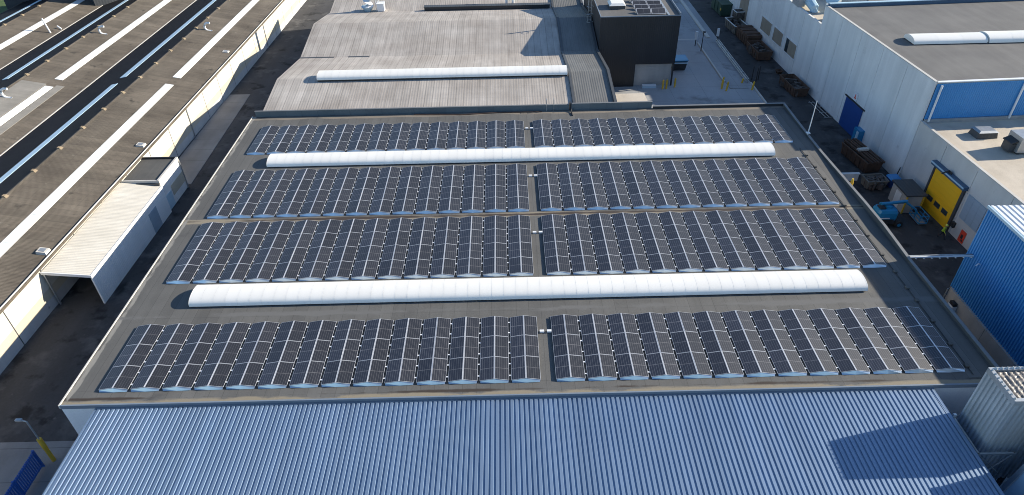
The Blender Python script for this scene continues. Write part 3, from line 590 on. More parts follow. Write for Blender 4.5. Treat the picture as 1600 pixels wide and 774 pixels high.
for z in (G+.25, -4.85): MB().box(-5.815, -5.76, -9.45, -1.6, z, z+.12).build('rail', CONTB, t)
for yy in (-1.62, -4.2, -6.8, -9.45): MB().box(-5.93, -5.75, yy-.05, yy+.05, G, -4.58).build('post', CONTB, t)
MB().box(-5.81, -5.70, -5.1, -4.95, -5.2, -5.0).build('lock_box', GALV, t)

# ================================================================== CONCRETE WAREHOUSE on the right
RR = math.atan(.045)
cw = thing('concrete_warehouse', 'pale precast concrete warehouse with yellow gate along the right street', 'building', (77, 30, G), RR)
TOPS = [(-60.0, 36.0, 1.45), (36.0, 63.3, 6.15), (63.3, 125, 3.5)]
def wall_y(y0, y1, z1, n, far=False):
    st = (y1-y0)/n
    for i in range(n):
        a, c = y0 + i*st + .03, y0 + (i+1)*st - .03
        MB().box(77 + random.uniform(0, .012), 77.25, a, c, G, z1 + random.uniform(-.01, .01)).build('wall_panel', CONCL if z1 < 2 else CONC, cw)
wall_y(14.6, 36.0, 1.42, 4); wall_y(36.0, 63.3, 6.12, 5); wall_y(63.3, 117, 3.48, 10)
MB().box(77.27, 110, 14.7, 35.9, G, 1.2).build('core', DARKGREY, cw)
MB().box(77.27, 120, 36.1, 63.2, G, 5.9).build('core', DARKGREY, cw)
MB().box(77.27, 85.0, 63.35, 117, G, 3.2).build('core', DARKGREY, cw)
MB().box(85.02, 120, 63.35, 117, G, 5.5).build('core', CONCG, cw)
MB().box(77.27, 110, 14.7, 35.9, 1.2, 1.28).build('low_roof', CREAMROOF, cw)
MB().box(77.27, 120, 36.3, 62.9, 5.9, 5.98).build('high_roof', SLATE, cw)
MB().box(77.27, 85.0, 63.5, 117, 3.2, 3.28).build('mid_roof', CREAMROOF, cw)
MB().box(85.1, 120, 63.5, 117, 5.5, 5.58).build('far_roof', SLATE, cw)
MB().box(76.97, 77.29, 14.6, 36.0, 1.45, 1.53).build('coping', CAP, cw); MB().box(76.97, 77.29, 35.98, 63.32, 6.15, 6.23).build('coping', CAP, cw); MB().box(76.98, 77.28, 63.34, 117, 3.5, 3.55).build('coping', CONC, cw)
MB().box(77.3, 120, 62.9, 63.3, 5.7, 6.45).box(77.3, 120, 62.85, 63.35, 6.451, 6.55, 1).build('far_parapet', [LINTEL, SKYBLUE], cw)
MB().box(77.28, 120, 36.02, 36.3, 5.7, 6.05).box(77.28, 120, 35.95, 36.32, 6.051, 6.14, 1).build('near_parapet', [CAP, WHITE], cw)
b = MB(); pf = corr(77.27, 112, .25, .04, 0); n = len(pf)
b.add([(x, 35.96 - z, 1.75) for x, z in pf] + [(x, 35.96 - z, 5.95) for x, z in pf], [(i, i+1, n+i+1, n+i) for i in range(n-1)]); b.build('blue_band', BLUEWALL, cw)
MB().box(77.3, 110, 35.75, 35.955, 1.28, 1.74).build('flashing', GALV, cw)
for x in (77.75, 87.2, 96.6): MB().tube([(x, 35.75, 5.8), (x, 35.75, 1.5)], .12, 8).build('downpipe', WHITE, cw)
# windows in the far part
for i, (ya, yb) in enumerate(((79.0, 83.4), (74.1, 77.85), (68.7, 72.7))):
    wn = MB().box(76.95, 76.99, ya, yb, -3.85, -1.7).build('window', WINB, cw)
    b = MB()
    b.box(76.90, 76.98, ya-.12, yb+.12, -1.69, -1.55).box(76.90, 76.98, ya-.12, yb+.12, -4.0, -3.86).box(76.90, 76.98, ya-.12, ya-.01, -3.86, -1.69).box(76.90, 76.98, yb+.01, yb+.12, -3.86, -1.69)
    b.build('frame', WHITE if i else CONC, wn)
MB().box(76.95, 76.99, 71.6, 72.65, -3.84, -1.71).build('pane', GLASS, cw)
MB().box(76.96, 76.99, 90.5, 94.5, -5.5, -.4).build('gate', WINB, cw)
# blue sliding door with its number plate
dr = MB().box(76.90, 76.985, 47.0, 51.5, G+.05, -2.38).build('sliding_door', BLUEDOOR, cw)
MB().box(76.86, 76.985, 46.6, 51.9, -2.37, -2.2).build('track', DARKM, dr)
MB().box(76.86, 76.90, 47.3, 47.5, G+1.0, G+1.4).build('handle', GALV, dr)
MB().box(76.92, 76.985, 49.05, 50.0, -2.12, -1.0, 0).box(76.91, 76.919, 49.28, 49.78, -1.86, -1.72, 1).box(76.91, 76.919, 49.44, 49.62, -1.72, -1.25, 1).build('number_plate', [WHITE, RED], cw)
# yellow gate
yg = MB().box(76.86, 76.985, 25.9, 30.7, G+.03, -1.35).build('yellow_gate', YELLOW, cw)
for ya in (26.5, 27.9, 29.3): MB().box(76.82, 76.857, ya, ya+.95, -5.2, -4.65).build('gate_window', GLASS, yg)
for k in range(1, 9): MB().box(76.845, 76.8585, 25.92, 30.68, G+.6*k-.008, G+.6*k+.008).build('panel_joint', YPOST, yg)
b = MB().box(76.80, 76.985, 25.55, 25.88, G, -1.3).box(76.80, 76.985, 30.72, 31.0, G, -1.3); b.build('gate_jamb', DARKGREY, yg)
MB().box(76.45, 76.985, 25.4, 31.2, -1.28, -.85).build('lintel', LINTEL, yg); MB().box(76.38, 76.449, 25.4, 31.2, -1.05, -.9).build('lintel_trim', SKYBLUE, yg)
MB().box(76.6, 76.72, 28.0, 28.6, -.845, -.6).tube([(76.3, 28.9, -1.2), (76.5, 28.3, -.5)], .08, 6).build('gate_motor', DARKM, yg)
sh = MB().box(76.93, 76.985, 22.1, 24.95, -4.2, -1.38).build('shutter', PANELG, cw)
for k in range(3): MB().box(76.91, 76.929, 22.12+k*.95, 22.12+k*.95+.93, -4.18, -1.4).build('shutter_panel', PANELG, sh)
MB().box(76.93, 76.985, 23.05, 23.85, G+.1, -5.05).build('notice_board', RED, cw, label='red notice board')
MB().box(76.915, 76.929, 23.3, 23.6, G+.55, -5.5).box(76.915, 76.929, 23.15, 23.4, G+.3, G+.5).build('notice_mark', DARKM, cw)
MB().box(76.75, 76.985, 24.9, 25.3, G+.9, G+1.5).build('switch_box', DARKM, cw)
# roof plant
def wl(x, y):    # unrotated warehouse coordinates to the scene
    dx, dy = x-77, y-30; return 77 + dx*math.cos(RR) - dy*math.sin(RR), 30 + dx*math.sin(RR) + dy*math.cos(RR)
x, y = 81.9, 32.6
t = thing('roof_dome', 'grey framed dome skylight on the cream low roof', 'skylight', (x, y, 1.28), RR*.5)
MB().hexa([(x-1.15, y-.8, 1.28), (x+1.15, y-.8, 1.28), (x+1.15, y+.8, 1.28), (x-1.15, y+.8, 1.28)], [(x-1.0, y-.7, 1.95), (x+1.0, y-.7, 1.95), (x+1.0, y+.7, 1.95), (x-1.0, y+.7, 1.95)]).build('kerb', DARKGREY, t)
MB().hexa([(x-1.1, y-.8, 1.951), (x+1.1, y-.8, 1.951), (x+1.1, y+.8, 1.951), (x-1.1, y+.8, 1.951)], [(x-.85, y-.55, 2.12), (x+.85, y-.55, 2.12), (x+.85, y+.55, 2.12), (x-.85, y+.55, 2.12)]).build('dome', GALV, t)
x, y = 84.4, 29.2
t = thing('air_handler', 'boxy pale grey air handling unit with dark hood on the cream low roof', 'air handler', (x, y, 1.28), RR*.5)
MB().box(x-1.7, x+2.2, y-1.0, y+1.0, 1.5, 3.2).build('casing', GALV, t)
for dx in (-1.5, 1.8):
    MB().box(x+dx, x+dx+.25, y-.9, y+.9, 1.28, 1.499).build('skid', DARKM, t)
MB().box(x-2.3, x-1.72, y-.6, y+.6, 1.45, 2.3).build('intake', DARKGREY, t)
MB().hexa([(x-2.4, y-.7, 2.35), (x-1.71, y-.7, 2.6), (x-1.71, y+.7, 2.6), (x-2.4, y+.7, 2.35)], [(x-2.4, y-.7, 2.45), (x-1.71, y-.7, 2.75), (x-1.71, y+.7, 2.75), (x-2.4, y+.7, 2.45)]).build('hood', DARKM, t)
barrel('cream barrel skylight in two sections on the high grey roof', 80.2, 89.3, 47.6, 50.2, 5.98, .7, 3.05, kerb=.1)
barrel('cream barrel skylight continuing to the right edge on the high grey roof', 89.5, 104, 47.55, 50.25, 5.98, .82, 2.9, kerb=.1)
t = thing('exhaust_hood', 'big white faceted exhaust hood behind the high concrete wall', 'exhaust hood', (77.3, 65.3, 3.28))
MB().tube([(77.9, 65.6, 3.28), (77.9, 65.6, 5.0), (77.6, 65.2, 6.2), (76.9, 64.5, 6.9)], [.75, .75, .85, 1.0], 8).build('elbow', WHITE, t)
MB().tube([(76.95, 64.55, 6.86), (76.75, 64.35, 7.0)], [1.04, 1.08], 8).build('flange', SKYBLUE, t)
t = thing('roof_duct', 'pale blue ducting on the lower roof section far right', 'duct', (76.9, 70.5, 3.28))
MB().tube([(76.6, 74, 4.3), (76.6, 70.5, 4.3), (76.8, 69.6, 3.9), (76.8, 69.5, 3.28)], .7, 10).build('pipe', SKYBLUE, t)
MB().box(74.9, 76.0, 71.2, 73.5, 3.56, 5.0).build('filter_box', GALV, t)
MB().tube([(78.8, 69.0, 3.28), (78.8, 69.0, 5.2)], .5, 10).build('stack', WHITE, t)
MB().box(88.5, 93.0, 83.5, 90, 5.58, 8.4).build('brick_penthouse', BRICKC, label='salmon penthouse on the far grey roof at the top edge', cat='penthouse')

# ================================================================== BLUE WAREHOUSE, right foreground
bw = thing('blue_warehouse', 'tall blue corrugated warehouse on a concrete plinth beside the solar roof', 'building', (82, 1, G))
def corr_wall_x(x, y0, y1, z0, z1, pitch, h):
    pf = corr(y0, y1, pitch, h, 0); n = len(pf); b = MB()
    b.add([(x - d, y, z0) for y, d in pf] + [(x - d, y, z1) for y, d in pf], [(i, n+i, n+i+1, i+1) for i in range(n-1)]); return b
def corr_wall_y(y, x0, x1, z0, z1, pitch, h, s=-1):
    pf = corr(x0, x1, pitch, h, 0); n = len(pf); b = MB()
    b.add([(x, y + s*d, z0) for x, d in pf] + [(x, y + s*d, z1) for x, d in pf], [(i, i+1, n+i+1, n+i) for i in range(n-1)]); return b
corr_wall_x(70.6, -30.2, 14.2, -4.5, 4.25, .28, .075).build('cladding', BLUEWALL, bw)
corr_wall_y(14.25, 70.65, 95, -4.5, 4.25, .28, .075, 1).build('cladding', BLUEWALL, bw)
MB().box(70.62, 95, -30, 14.22, G, 4.2).build('core', CONCG, bw)
b = MB(); pf = corr(70.45, 95, .5, .06, 0); n = len(pf)
b.add([(x, -30, 4.3+z) for x, z in pf] + [(x, 14.4, 4.3+z) for x, z in pf], [(i, i+1, n+i+1, n+i) for i in range(n-1)]); b.build('roof', WHITE, bw)
MB().box(70.42, 70.54, -30, 14.42, 4.15, 4.38).build('verge_trim', SKYBLUE, bw)
k = -30.0; 
while k < 14:
    MB().box(70.35, 70.61, k+.02, min(k+5.5, 14.3)-.02, G, -4.45).build('plinth_panel', CONCG, bw); k += 5.5
MB().tube([(70.2, 14.0, G), (70.2, 14.0, -4.6), (70.4, 14.0, -4.4)], .06, 8).build('standpipe', GALV, bw)
MB().box(69.9, 70.33, 12.2, 12.9, G, G+1.2).box(69.95, 70.3, 12.25, 12.85, G+1.201, G+1.5, 1).build('meter_box', [WHITE, DARKM], label='small white meter box at the foot of the blue warehouse plinth', cat='meter box')
MB().tube([(70.4, 12.2, -.3), (70.1, 12.1, -.15), (69.9, 12.0, -.3)], .05, 6).build('wall_lamp', WHITE, bw)
# pipe bridge to the flat roof
t = thing('pipe_bridge', 'pale pipe bridge crossing from the flat roof to the blue warehouse', 'pipe bridge', (67.4, 13.5, -.4))
MB().tube([(64.35, 13.4, -.30), (70.5, 13.4, -.30)], .075, 8).build('pipe', WHITE, t); MB().tube([(64.35, 13.62, -.30), (70.5, 13.62, -.30)], .06, 8).build('pipe', GALV, t)
for k in range(9): MB().box(64.7+k*.7, 64.78+k*.7, 13.3, 13.72, -.45, -.385).build('bracket', WHITE, t)

# ================================================================== SILO and tank, bottom right
si = thing('metal_silo', 'tall ribbed steel filter silo right of the blue roof', 'silo', (63.2, -4.7, G))
SX0, SX1, SY0, SY1, SZ = 60.3, 66.3, -5.95, -3.4, 3.75
corr_wall_x(SX0, SY0, SY1, -4.2, SZ-.2, .34, .10).build('wall', SILOM, si)
corr_wall_y(SY0, SX0, SX1, -4.2, SZ-.2, .34, .10).build('wall', SILOM, si)
MB().box(SX0+.02, SX1, SY0+.02, SY1, -4.2, SZ-.25).build('core', SILOM, si)
for lx in (SX0+.2, 63.2, SX1-.2):
    for ly in (SY0+.2, SY1-.2): MB().box(lx-.12, lx+.12, ly-.12, ly+.12, G, -4.2).build('leg', DARKGREY, si)
MB().hexa([(62.2, -5.0, -5.8), (63.4, -5.0, -5.8), (63.4, -4.2, -5.8), (62.2, -4.2, -5.8)], [(60.9, -5.7, -4.2), (65.5, -5.7, -4.2), (65.5, -3.7, -4.2), (60.9, -3.7, -4.2)]).build('hopper', SILOM, si)
b = MB()
n1, n2 = 84, 36; vs_ = []
for j in range(n2+1):
    for i in range(n1+1):
        x = SX0+.12+(SX1-SX0-.12)*i/n1; y = SY0+.12+(SY1-SY0-.24)*j/n2
        vs_.append((x, y, SZ-.05 + .03*math.sin(x*17.0) + random.uniform(-.03, .03)))
b.add(vs_, [(j*(n1+1)+i, j*(n1+1)+i+1, (j+1)*(n1+1)+i+1, (j+1)*(n1+1)+i) for j in range(n2) for i in range(n1)]); b.build('filter_mat', SILOR, si, smooth=True)
b = MB().box(SX0-.12, SX0+.12, SY0-.12, SY1+.12, SZ-.3, SZ+.1).box(SX0+.12, SX1, SY0-.12, SY0+.12, SZ-.3, SZ+.1).box(SX0+.12, SX1, SY1-.12, SY1+.12, SZ-.3, SZ+.1); b.build('coping', GALV, si)
b = MB()
for k in range(16): b.tube([(SX0+.3+k*.36, SY1, SZ+.1), (SX0+.3+k*.36, SY1, SZ+.22)], [.12, .04], 6)
for k in range(8): b.tube([(SX0, SY0+.1+k*.33, SZ+.1), (SX0, SY0+.1+k*.33, SZ+.2)], [.08, .03], 6)
b.build('coping_studs', GALV, si, kind='stuff')
rl = thing('platform_rail', 'galvanised guard rail around the silo above the blue roof edge', 'guard rail', (60.8, -5, -1.0))
b = MB().box(59.62, 59.74, -6.45, -3.4, -.98, -.86); b.build('rail', GALV, rl); MB().box(59.74, 62.1, -6.45, -6.33, -.98, -.86).build('rail', GALV, rl)
for (x, y) in ((59.68, -3.45), (59.68, -6.39), (62.0, -6.39)):
    MB().tube([(x, y, -.86), (x, y, G)], .05, 6).build('upright', GALV, rl)
MB().tube([(59.68, -3.45, -3.2), (59.68, -6.39, -.98)], .04, 6).build('brace', GALV, rl); MB().tube([(62.0, -6.39, -3.2), (59.68, -6.39, -.98)], .04, 6).build('brace', GALV, rl); MB().tube([(62, -6.39, -.98), (60.2, -6.39, -4)], .04, 6).build('brace', GALV, rl)
MB().box(59.58, 59.78, -3.5, -3.36, -.858, -.6).build('post_cap', WHITE, rl)
tk = thing('steel_tank', 'smooth tank toned like reflected sky standing in the bottom right corner', 'tank', (64, -10, G))
MB().hexa([(60.9, -16, G), (69, -16, G), (69, -7.55, G), (60.9, -7.55, G)], [(62.3, -16, 2.4), (69, -16, 2.4), (69, -7.55, 2.4), (62.3, -7.55, 2.4)]).build('shell', SKYBLUE, tk)  # left face slanted to catch skylight, blue stands in for reflected sky
MB().hexa([(60.75, -7.8, G), (60.9, -7.8, G), (60.9, -7.5, G), (60.75, -7.5, G)], [(62.15, -7.8, 2.4), (62.3, -7.8, 2.4), (62.3, -7.5, 2.4), (62.15, -7.5, 2.4)]).build('corner_flange', GALV, tk)
MB().box(62.1, 69, -16.1, -7.45, 2.401, 2.6).build('rim', WHITE, tk)
MB().box(59.2, 72, -14, -1.45, G-.2, G+.02).build('bounce_slab', CONC, kind='structure')  # pale slab added to bounce light onto the hall's end wall

# ================================================================== STREET OBJECTS on the right
def skip(x, y, l, wd, h, ang, label, m=RUST, fill=None, z=G, trim=None, group='rusty skips along the concrete wall'):
    t = thing('steel_skip', label, 'skip', (x, y, z), ang, group=group)
    b = MB(); th = .09; L2, W = l/2, wd/2
    b.hexa([(x-W+.15, y-L2+.2, z+.12), (x+W-.15, y-L2+.2, z+.12), (x+W-.15, y+L2-.2, z+.12), (x-W+.15, y+L2-.2, z+.12)], [(x-W+.15, y-L2+.2, z+.2), (x+W-.15, y-L2+.2, z+.2), (x+W-.15, y+L2-.2, z+.2), (x-W+.15, y+L2-.2, z+.2)])
    for sx in (-1, 1):
        xo, xi = x+sx*W, x+sx*(W-th); b.hexa([(min(xo,xi)-sx*.12, y-L2+.15, z+.12), (max(xo,xi)-sx*.12, y-L2+.15, z+.12), (max(xo,xi)-sx*.12, y+L2-.15, z+.12), (min(xo,xi)-sx*.12, y+L2-.15, z+.12)], [(min(xo,xi), y-L2, z+h), (max(xo,xi), y-L2, z+h), (max(xo,xi), y+L2, z+h), (min(xo,xi), y+L2, z+h)])
    for sy in (-1, 1):
        yo, yi = y+sy*L2, y+sy*(L2-th); b.hexa([(x-W+.1, min(yo,yi)-sy*.2, z+.12), (x+W-.1, min(yo,yi)-sy*.2, z+.12), (x+W-.1, max(yo,yi)-sy*.2, z+.12), (x-W+.1, max(yo,yi)-sy*.2, z+.12)], [(x-W+.09, min(yo,yi), z+h-.002), (x+W-.09, min(yo,yi), z+h-.002), (x+W-.09, max(yo,yi), z+h-.002), (x-W+.09, max(yo,yi), z+h-.002)])
    b.build('body', m, t)
    r = MB().box(x-W-.07, x-W+.07, y-L2-.07, y+L2+.07, z+h+.001, z+h+.1).box(x+W-.07, x+W+.07, y-L2-.07, y+L2+.07, z+h+.001, z+h+.1).box(x-W+.07, x+W-.07, y-L2-.07, y-L2+.07, z+h+.001, z+h+.1).box(x-W+.07, x+W-.07, y+L2-.07, y+L2+.07, z+h+.001, z+h+.1); r.build('rim', trim or m, t)
    k = y-L2+.5
    while k < y+L2-.3:
        for sx in (-1, 1): MB().hexa([(x+sx*W-.16*(sx > 0)-.0, k, z+.12), (x+sx*W+.16*(sx < 0), k, z+.12), (x+sx*W+.16*(sx < 0), k+.1, z+.12), (x+sx*W-.16*(sx > 0), k+.1, z+.12)], [(x+sx*W-.04, k, z+h), (x+sx*W+.06*sx+.04, k, z+h), (x+sx*W+.06*sx+.04, k+.1, z+h), (x+sx*W-.04, k+.1, z+h)]).build('rib', m, t)
        k += .95
    for sx in (-.6, .45): MB().box(x+sx*wd/2, x+sx*wd/2+.2, y-L2+.3, y+L2-.3, z, z+.12).build('skid', m, t)
    if fill:
        random.seed(int(x*10+y)); f = MB()
        for q in range(26):
            cx, cy_ = x+random.uniform(-.7, .7)*W, y+random.uniform(-.8, .8)*L2; f.obox((cx, cy_), random.uniform(.4, 1.4), random.uniform(.1, .5), z+.2, z+h*random.uniform(.55, 1.12), random.uniform(0, 3.1))
        f.build('scrap', fill, t, kind='stuff')
    return t
skip(72.6, 90.3, 5.2, 2.4, 1.55, R(5), 'farthest rusty skip with pale rim by the concrete wall', RUSTG, SCRAP, trim=CONC)
skip(73.4, 92.3, 1.9, 1.7, 1.3, R(5), 'small pale bin standing on the farthest rusty skip', RUSTG, SCRAP, z=G+1.66, trim=CONC)
skip(73.1, 84.4, 5.6, 2.5, 1.6, R(3), 'rusty skip under the second window, covered with planks', RUST, None)
b = MB()
t = thing('plank_stack', 'brown plank stack lying on the rusty skip', 'plank stack', (73.1, 84.4, G+1.71), R(3))
for k in range(6): MB().box(71.8, 74.4, 81.7+k*.9, 82.5+k*.9, G+1.71, G+1.95+.1*(k % 2)).build('plank', RUST, t)
skip(72.9, 77.6, 5.4, 2.5, 1.5, R(3), 'open rusty skip with dark inside, nearest of the row of three', RUST, SCRAP)
skip(73.6, 63.0, 5.6, 2.2, 1.35, R(4), 'open rusty skip filled with scrap, standing alone by the wall', RUST, SCRAP)
skip(73.7, 69.5, .9, .9, .5, R(10), 'tiny dark steel tray on the asphalt between the skips', RUST, None)
skip(74.1, 40.6, 5.6, 2.1, 1.5, R(8), 'dark brown skip heaped with long scrap beyond the yellow gate', RUST, SCRAP)
t = thing('beam_bundle', 'bundle of long rusty beams lying across the heaped skip', 'beams', (74.2, 40.6, G+1.65), R(8))
for k in range(5): MB().box(73.3+k*.38, 73.5+k*.38, 37.4, 43.6, G+1.62+.06*(k % 2), G+1.85+.06*(k % 2)).build('beam', RUST, t)
MB().box(73.2, 74.6, 40.2, 40.7, G+1.92, G+2.15).build('strap_board', CAP, t)
t = thing('blue_cabinet', 'light blue cabinet leaning by the blue sliding door', 'cabinet', (76.0, 46.0, G), RR)
MB().box(75.6, 76.3, 45.2, 46.6, G, G+2.0).build('body', LIFTB, t); MB().box(75.56, 75.597, 45.3, 45.85, G+.2, G+1.8).build('door_leaf', SKYBLUE, t); MB().box(75.56, 75.597, 45.95, 46.5, G+.2, G+1.8).build('door_leaf', LIFTB, t)
skip(73.2, 34.9, 1.7, 2.4, 1.15, R(2), 'grey beige waste skip next to the blue bin', RUSTG, SCRAP)
MB().box(69.6, 72.0, 36.3, 36.6, G, G+.9).box(69.5, 72.1, 36.25, 36.65, G+.901, G+1.0).build('barrier_wall', CONC, label='low concrete barrier between the parapet and the grey beige skip', cat='barrier')
t = thing('waste_bin', 'royal blue waste bin between the skip and the grey shed', 'bin', (75.4, 34.9, G))
MB().hexa([(74.95, 34.4, G+.12), (75.9, 34.4, G+.12), (75.9, 35.3, G+.12), (74.95, 35.3, G+.12)], [(74.8, 34.25, G+1.2), (76.05, 34.25, G+1.2), (76.05, 35.45, G+1.2), (74.8, 35.45, G+1.2)]).build('body', BLUEDOOR, t)
MB().hexa([(74.75, 34.2, G+1.201), (76.1, 34.2, G+1.201), (76.1, 35.5, G+1.201), (74.75, 35.5, G+1.201)], [(74.9, 34.35, G+1.4), (75.95, 34.35, G+1.4), (75.95, 35.4, G+1.4), (74.9, 35.4, G+1.4)]).build('lid', BLUEWALL, t)
for x in (75.0, 75.7):
    for y in (34.5, 35.1): MB().tube([(x, y, G+.06), (x+.1, y, G+.06)], .06, 8).build('castor', RUBBER, t)
MB().tube([(76.2, 35.9, G), (76.5, 36.0, G+1.9)], .06, 6).build('leaning_pole', DARKM, label='dark pole leaning against the concrete wall beside the shed', cat='pole')
t = thing('site_shed', 'small shed with dark flat roof and yellow corner posts beside the yellow gate', 'shed', (74.8, 31.3, G))
MB().box(73.85, 75.85, 29.2, 32.3, G, -4.25).build('walls', CONCG, t)
MB().box(73.7, 76.0, 29.0, 32.5, -4.249, -4.08).build('roof', DARKGREY, t)
MB().box(73.80, 73.847, 30.2, 31.3, G+.05, -4.6).build('door', CONC, t)
for x, y in ((73.86, 29.12), (75.72, 29.12)): MB().box(x-.07, x+.07, y-.07, y+.07, G, -4.25).build('corner_post', YPOST, t)
t = thing('pipe_rack', 'low tubular rack on the ground beside the concrete wall', 'rack', (75.3, 56, G), R(4))
for x in (74.7, 75.2, 75.7): MB().tube([(x, 53.2, G+.12), (x, 58.6, G+.12)], .05, 6).build('tube', GALV, t)
for y in (53.4, 55.0, 56.8, 58.4): MB().tube([(74.5, y, G+.05), (75.9, y, G+.05)], .05, 6).build('cross_tube', GALV, t)
MB().tube([(64.9, 25.6, G), (64.9, 25.6, G+6.35)], .16, 8).tube([(64.9, 25.6, G+6.35), (64.9, 25.6, G+6.9)], [.18, .1], 8).build('marker_post', YPOST, label='yellow tipped post just outside the right parapet', cat='post')

t = thing('green_container', 'dark green refuse container at the far end of the right street', 'container', (73.0, 101, G), R(4))
MB().hexa([(71.8, 98.2, G+.15), (74.2, 98.2, G+.15), (74.2, 104, G+.15), (71.8, 104, G+.15)], [(71.7, 98, G+2.3), (74.3, 98, G+2.3), (74.3, 104.1, G+2.3), (71.7, 104.1, G+2.3)]).build('body', GREENC, t)
MB().box(71.6, 74.4, 97.9, 104.2, G+2.301, G+2.42).build('lid', GREENC, t); MB().box(71.6, 71.69, 98.3, 98.7, G+1.2, G+1.6).build('hook', YPOST, t)
for yy in (98.4, 100.2, 102): MB().box(71.62, 71.72, yy, yy+.12, G+.2, G+2.2).build('rib', GREENC, t)
for x in (72, 73.8): MB().box(x, x+.2, 98.3, 103.9, G, G+.15).build('skid', DARKM, t)
for i, (x, y, lab) in enumerate(((68.6, 67.2, 'dark fence post outside the yard kerb, leftmost of three'), (69.1, 66.6, 'dark fence post outside the yard kerb, middle of three'), (69.7, 67.4, 'dark fence post outside the yard kerb, rightmost of three'))):
    MB().tube([(x, y, G), (x, y, G+2.2), (x, y, G+2.3)], [.09, .08, .03], 8).build('fence_post', DARKM, label=lab, cat='post', group='dark posts outside the yard kerb')
# boom lift
bl = thing('boom_lift', 'blue articulated boom lift parked before the yellow gate', 'boom lift', (71.4, 27.4, G))
MB().hexa([(70.3, 26.6, G+.35), (72.3, 26.6, G+.35), (72.3, 28.3, G+.35), (70.3, 28.3, G+.35)], [(70.4, 26.7, G+.75), (72.2, 26.7, G+.75), (72.2, 28.2, G+.75), (70.4, 28.2, G+.75)]).build('chassis', DARKM, bl)
for x in (70.5, 72.1):
    for y in (26.45, 28.4):
        wv = MB().tube([(x, y-.15, G+.42), (x, y+.15, G+.42)], .42, 14).build('wheel', RUBBER, bl); MB().tube([(x, y-.17, G+.42), (x, y+.17, G+.42)], .2, 10).build('rim', LIFTB, wv)
tp = [(69.85, 26.6), (71.6, 26.55), (71.8, 26.75), (71.8, 28.05), (71.6, 28.25), (69.85, 28.2), (69.65, 27.95), (69.65, 26.85)]
def ring(s, z): s *= 1.03; cx, cy_ = 70.75, 27.4; return [(cx+(x-cx)*s, cy_+(y-cy_)*s, z) for x, y in tp]
b = MB(); rr_ = [ring(.92, G+.76), ring(1.0, G+1.0), ring(1.0, G+1.75), ring(.86, G+2.05)]; vs = [p for r_ in rr_ for p in r_]; fs = [(i*8+k, i*8+(k+1) % 8, (i+1)*8+(k+1) % 8, (i+1)*8+k) for i in range(3) for k in range(8)] + [tuple(range(24, 32)), tuple(reversed(range(8)))]
b.add(vs, fs); b.build('turret', LIFTB, bl)
MB().box(69.9, 70.9, 26.40, 26.44, G+1.2, G+1.32).build('turret_stripe', WHITE, bl)
MB().box(70.0, 71.4, 26.40, 26.43, G+.85, G+1.1).build('turret_grille', DARKM, bl)
MB().box(69.9, 70.5, 27.0, 27.8, G+2.052, G+2.2).build('engine_cover', DARKM, bl)
MB().box(69.42, 69.46, 26.9, 27.9, G+1.1, G+1.6).build('tail_panel', SKYBLUE, bl)
MB().box(70.6, 71.2, 27.1, 27.7, G+2.051, G+2.3).tube([(70.2, 27.9, G+2.2), (72.9, 27.95, G+2.35)], .17, 8).build('lower_boom', LIFTB, bl)
MB().tube([(70.1, 27.5, G+2.45), (73.0, 27.75, G+2.6)], .15, 8).build('upper_boom', LIFTB, bl)
MB().tube([(72.9, 27.85, G+2.45), (74.2, 27.6, G+1.55), (74.5, 27.55, G+1.0)], .12, 8).build('jib', LIFTB, bl)
b = MB()
for z in (.35, .8, 1.25):
    b.tube([(74.4, 26.6, G+z), (75.3, 26.6, G+z), (75.3, 28.6, G+z), (74.4, 28.6, G+z), (74.4, 26.6, G+z)], .045, 6)
for x in (74.4, 75.3):
    for y in (26.6, 27.6, 28.6): b.tube([(x, y, G+.3), (x, y, G+1.28)], .04, 6)
bk = b.build('basket_rails', LIFTB, bl); MB().box(74.38, 75.32, 26.58, 28.62, G+.25, G+.31).build('basket_floor', GALV, bl); MB().box(74.6, 75.2, 28.3, 28.58, G+.7, G+1.2).build('control_box', DARKM, bl)

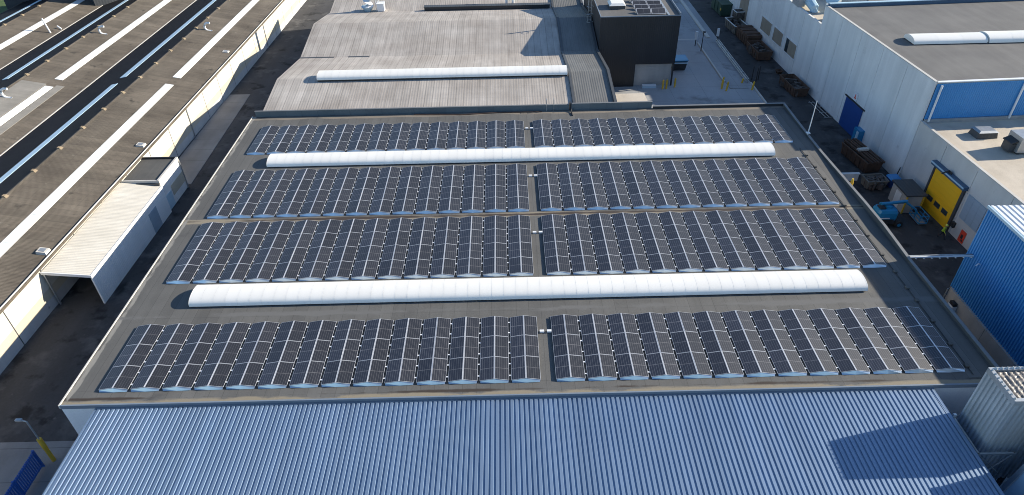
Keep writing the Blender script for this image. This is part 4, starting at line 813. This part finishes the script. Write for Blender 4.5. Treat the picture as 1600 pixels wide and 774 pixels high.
# person walking in front of the yellow gate
def person():
    px, py = 75.7, 24.35
    t = thing('person', 'person in yellow hi-vis jacket and helmet striding past the yellow gate', 'person', (px, py, G), R(-65))
    H = 1.0
    # skeleton in local coordinates: facing +X, left is +Y
    pts = {}; ed = []; 
    def V(n, p, r): pts[n] = (p, r)
    V('pel', (0, 0, .96), .15); V('bel', (.02, 0, 1.10), .15); V('chest', (.06, 0, 1.32), .175); V('neck', (.09, 0, 1.50), .07); V('hd0', (.11, 0, 1.58), .085); V('hd1', (.13, 0, 1.68), .105); V('hd2', (.13, 0, 1.77), .085)
    for s, nm, kx, fx, az in ((1, 'l', .20, .42, .30), (-1, 'r', -.02, -.36, -.25)):
        V('hip'+nm, (0, s*.10, .90), .115); V('kne'+nm, (kx, s*.11, .50), .075); V('ank'+nm, (fx*.9, s*.11, .10 if s > 0 else .14), .05); V('toe'+nm, (fx*.9+.18, s*.12, .05 if s > 0 else .07), .045)
        V('sho'+nm, (.06, s*.20, 1.42), .075); V('elb'+nm, (.06-az*.55, s*.27, 1.15), .055); V('wri'+nm, (.10-az*.9+.1, s*.26, .95), .035); V('plm'+nm, (.13-az*.95+.12, s*.26, .88), .035)
    E = [('pel','bel'),('bel','chest'),('chest','neck'),('neck','hd0'),('hd0','hd1'),('hd1','hd2')]
    for nm in 'lr': E += [('pel','hip'+nm),('hip'+nm,'kne'+nm),('kne'+nm,'ank'+nm),('ank'+nm,'toe'+nm),('chest','sho'+nm),('sho'+nm,'elb'+nm),('elb'+nm,'wri'+nm),('wri'+nm,'plm'+nm)]
    names = list(pts); me = bpy.data.meshes.new('skeleton'); me.from_pydata([pts[k][0] for k in names], [(names.index(a), names.index(c)) for a, c in E], [])
    ob = bpy.data.objects.new('skeleton', me); COL.objects.link(ob); ob.modifiers.new('s', 'SKIN'); ss = ob.modifiers.new('u', 'SUBSURF'); ss.levels = 2
    for i, k in enumerate(names):
        sv_ = me.skin_vertices[0].data[i]; sv_.radius = (pts[k][1], pts[k][1]); sv_.use_root = (k == 'pel')
    dg = bpy.context.evaluated_depsgraph_get(); dg.update(); body = bpy.data.meshes.new_from_object(ob.evaluated_get(dg)); bpy.data.objects.remove(ob)
    bv = [tuple(v.co) for v in body.vertices]; bf = [tuple(p.vertices) for p in body.polygons]
    m = MB(); m.add(bv, bf)
    mi = []
    for p in body.polygons:
        z, x, y = p.center.z, p.center.x, p.center.y
        mi.append(0 if (z > 1.50 or (abs(y) > .2 and z < .96 and z > .8)) else (2 if z > .94 else 1))
    m.m = mi
    for s, nm in ((1, 'l'), (-1, 'r')):       # five fingers on each palm
        q = Vector(pts['plm'+nm][0])
        for k, ln in enumerate((.075, .085, .08, .06)): m.tube([q + Vector((-.03+.02*k, 0, -.02)), q + Vector((-.03+.022*k+.01, 0, -.05-ln*.4)), q + Vector((-.02+.022*k+.025, s*-.01, -.05-ln*.85))], [.010, .009, .007], 6, 0)
        m.tube([q + Vector((.035, 0, .01)), q + Vector((.065, s*-.02, -.02)), q + Vector((.075, s*-.02, -.055))], [.011, .010, .008], 6, 0)
    m.tube([(.225, 0, 1.69), (.25, 0, 1.655)], [.012, .018], 6, 0)                                   # nose
    for s in (1, -1): m.tube([(.215, s*.038, 1.705), (.232, s*.038, 1.705)], [.014, .010], 6, 1); m.tube([(.12, s*.10, 1.69), (.12, s*.118, 1.68)], [.03, .022], 6, 0)
    m.tube([(.215, -.025, 1.625), (.222, 0, 1.62), (.215, .025, 1.625)], .007, 5, 1)
    o = bpy.data.objects.new('body', m.mesh('body', [SKIN, NAVY, HIVIS], smooth=True)); COL.objects.link(o); o.parent = t
    h = MB(); n = 12; rows = []
    for j in range(5):
        a = math.pi/2*j/4; rows.append([(.12 + .135*math.cos(a)*math.cos(2*math.pi*k/n), .125*math.cos(a)*math.sin(2*math.pi*k/n), 1.735 + .125*math.sin(a)) for k in range(n)])
    h.add([p for r_ in rows for p in r_], [(j*n+k, j*n+(k+1) % n, (j+1)*n+(k+1) % n, (j+1)*n+k) for j in range(4) for k in range(n)]); h.tube([(.12, 0, 1.728), (.12, 0, 1.738)], .155, 14)
    o = bpy.data.objects.new('helmet', h.mesh('helmet', HELM, smooth=False)); COL.objects.link(o); o.parent = t
person()

for o in bpy.data.objects:
    if '_o' in o: del o['_o']
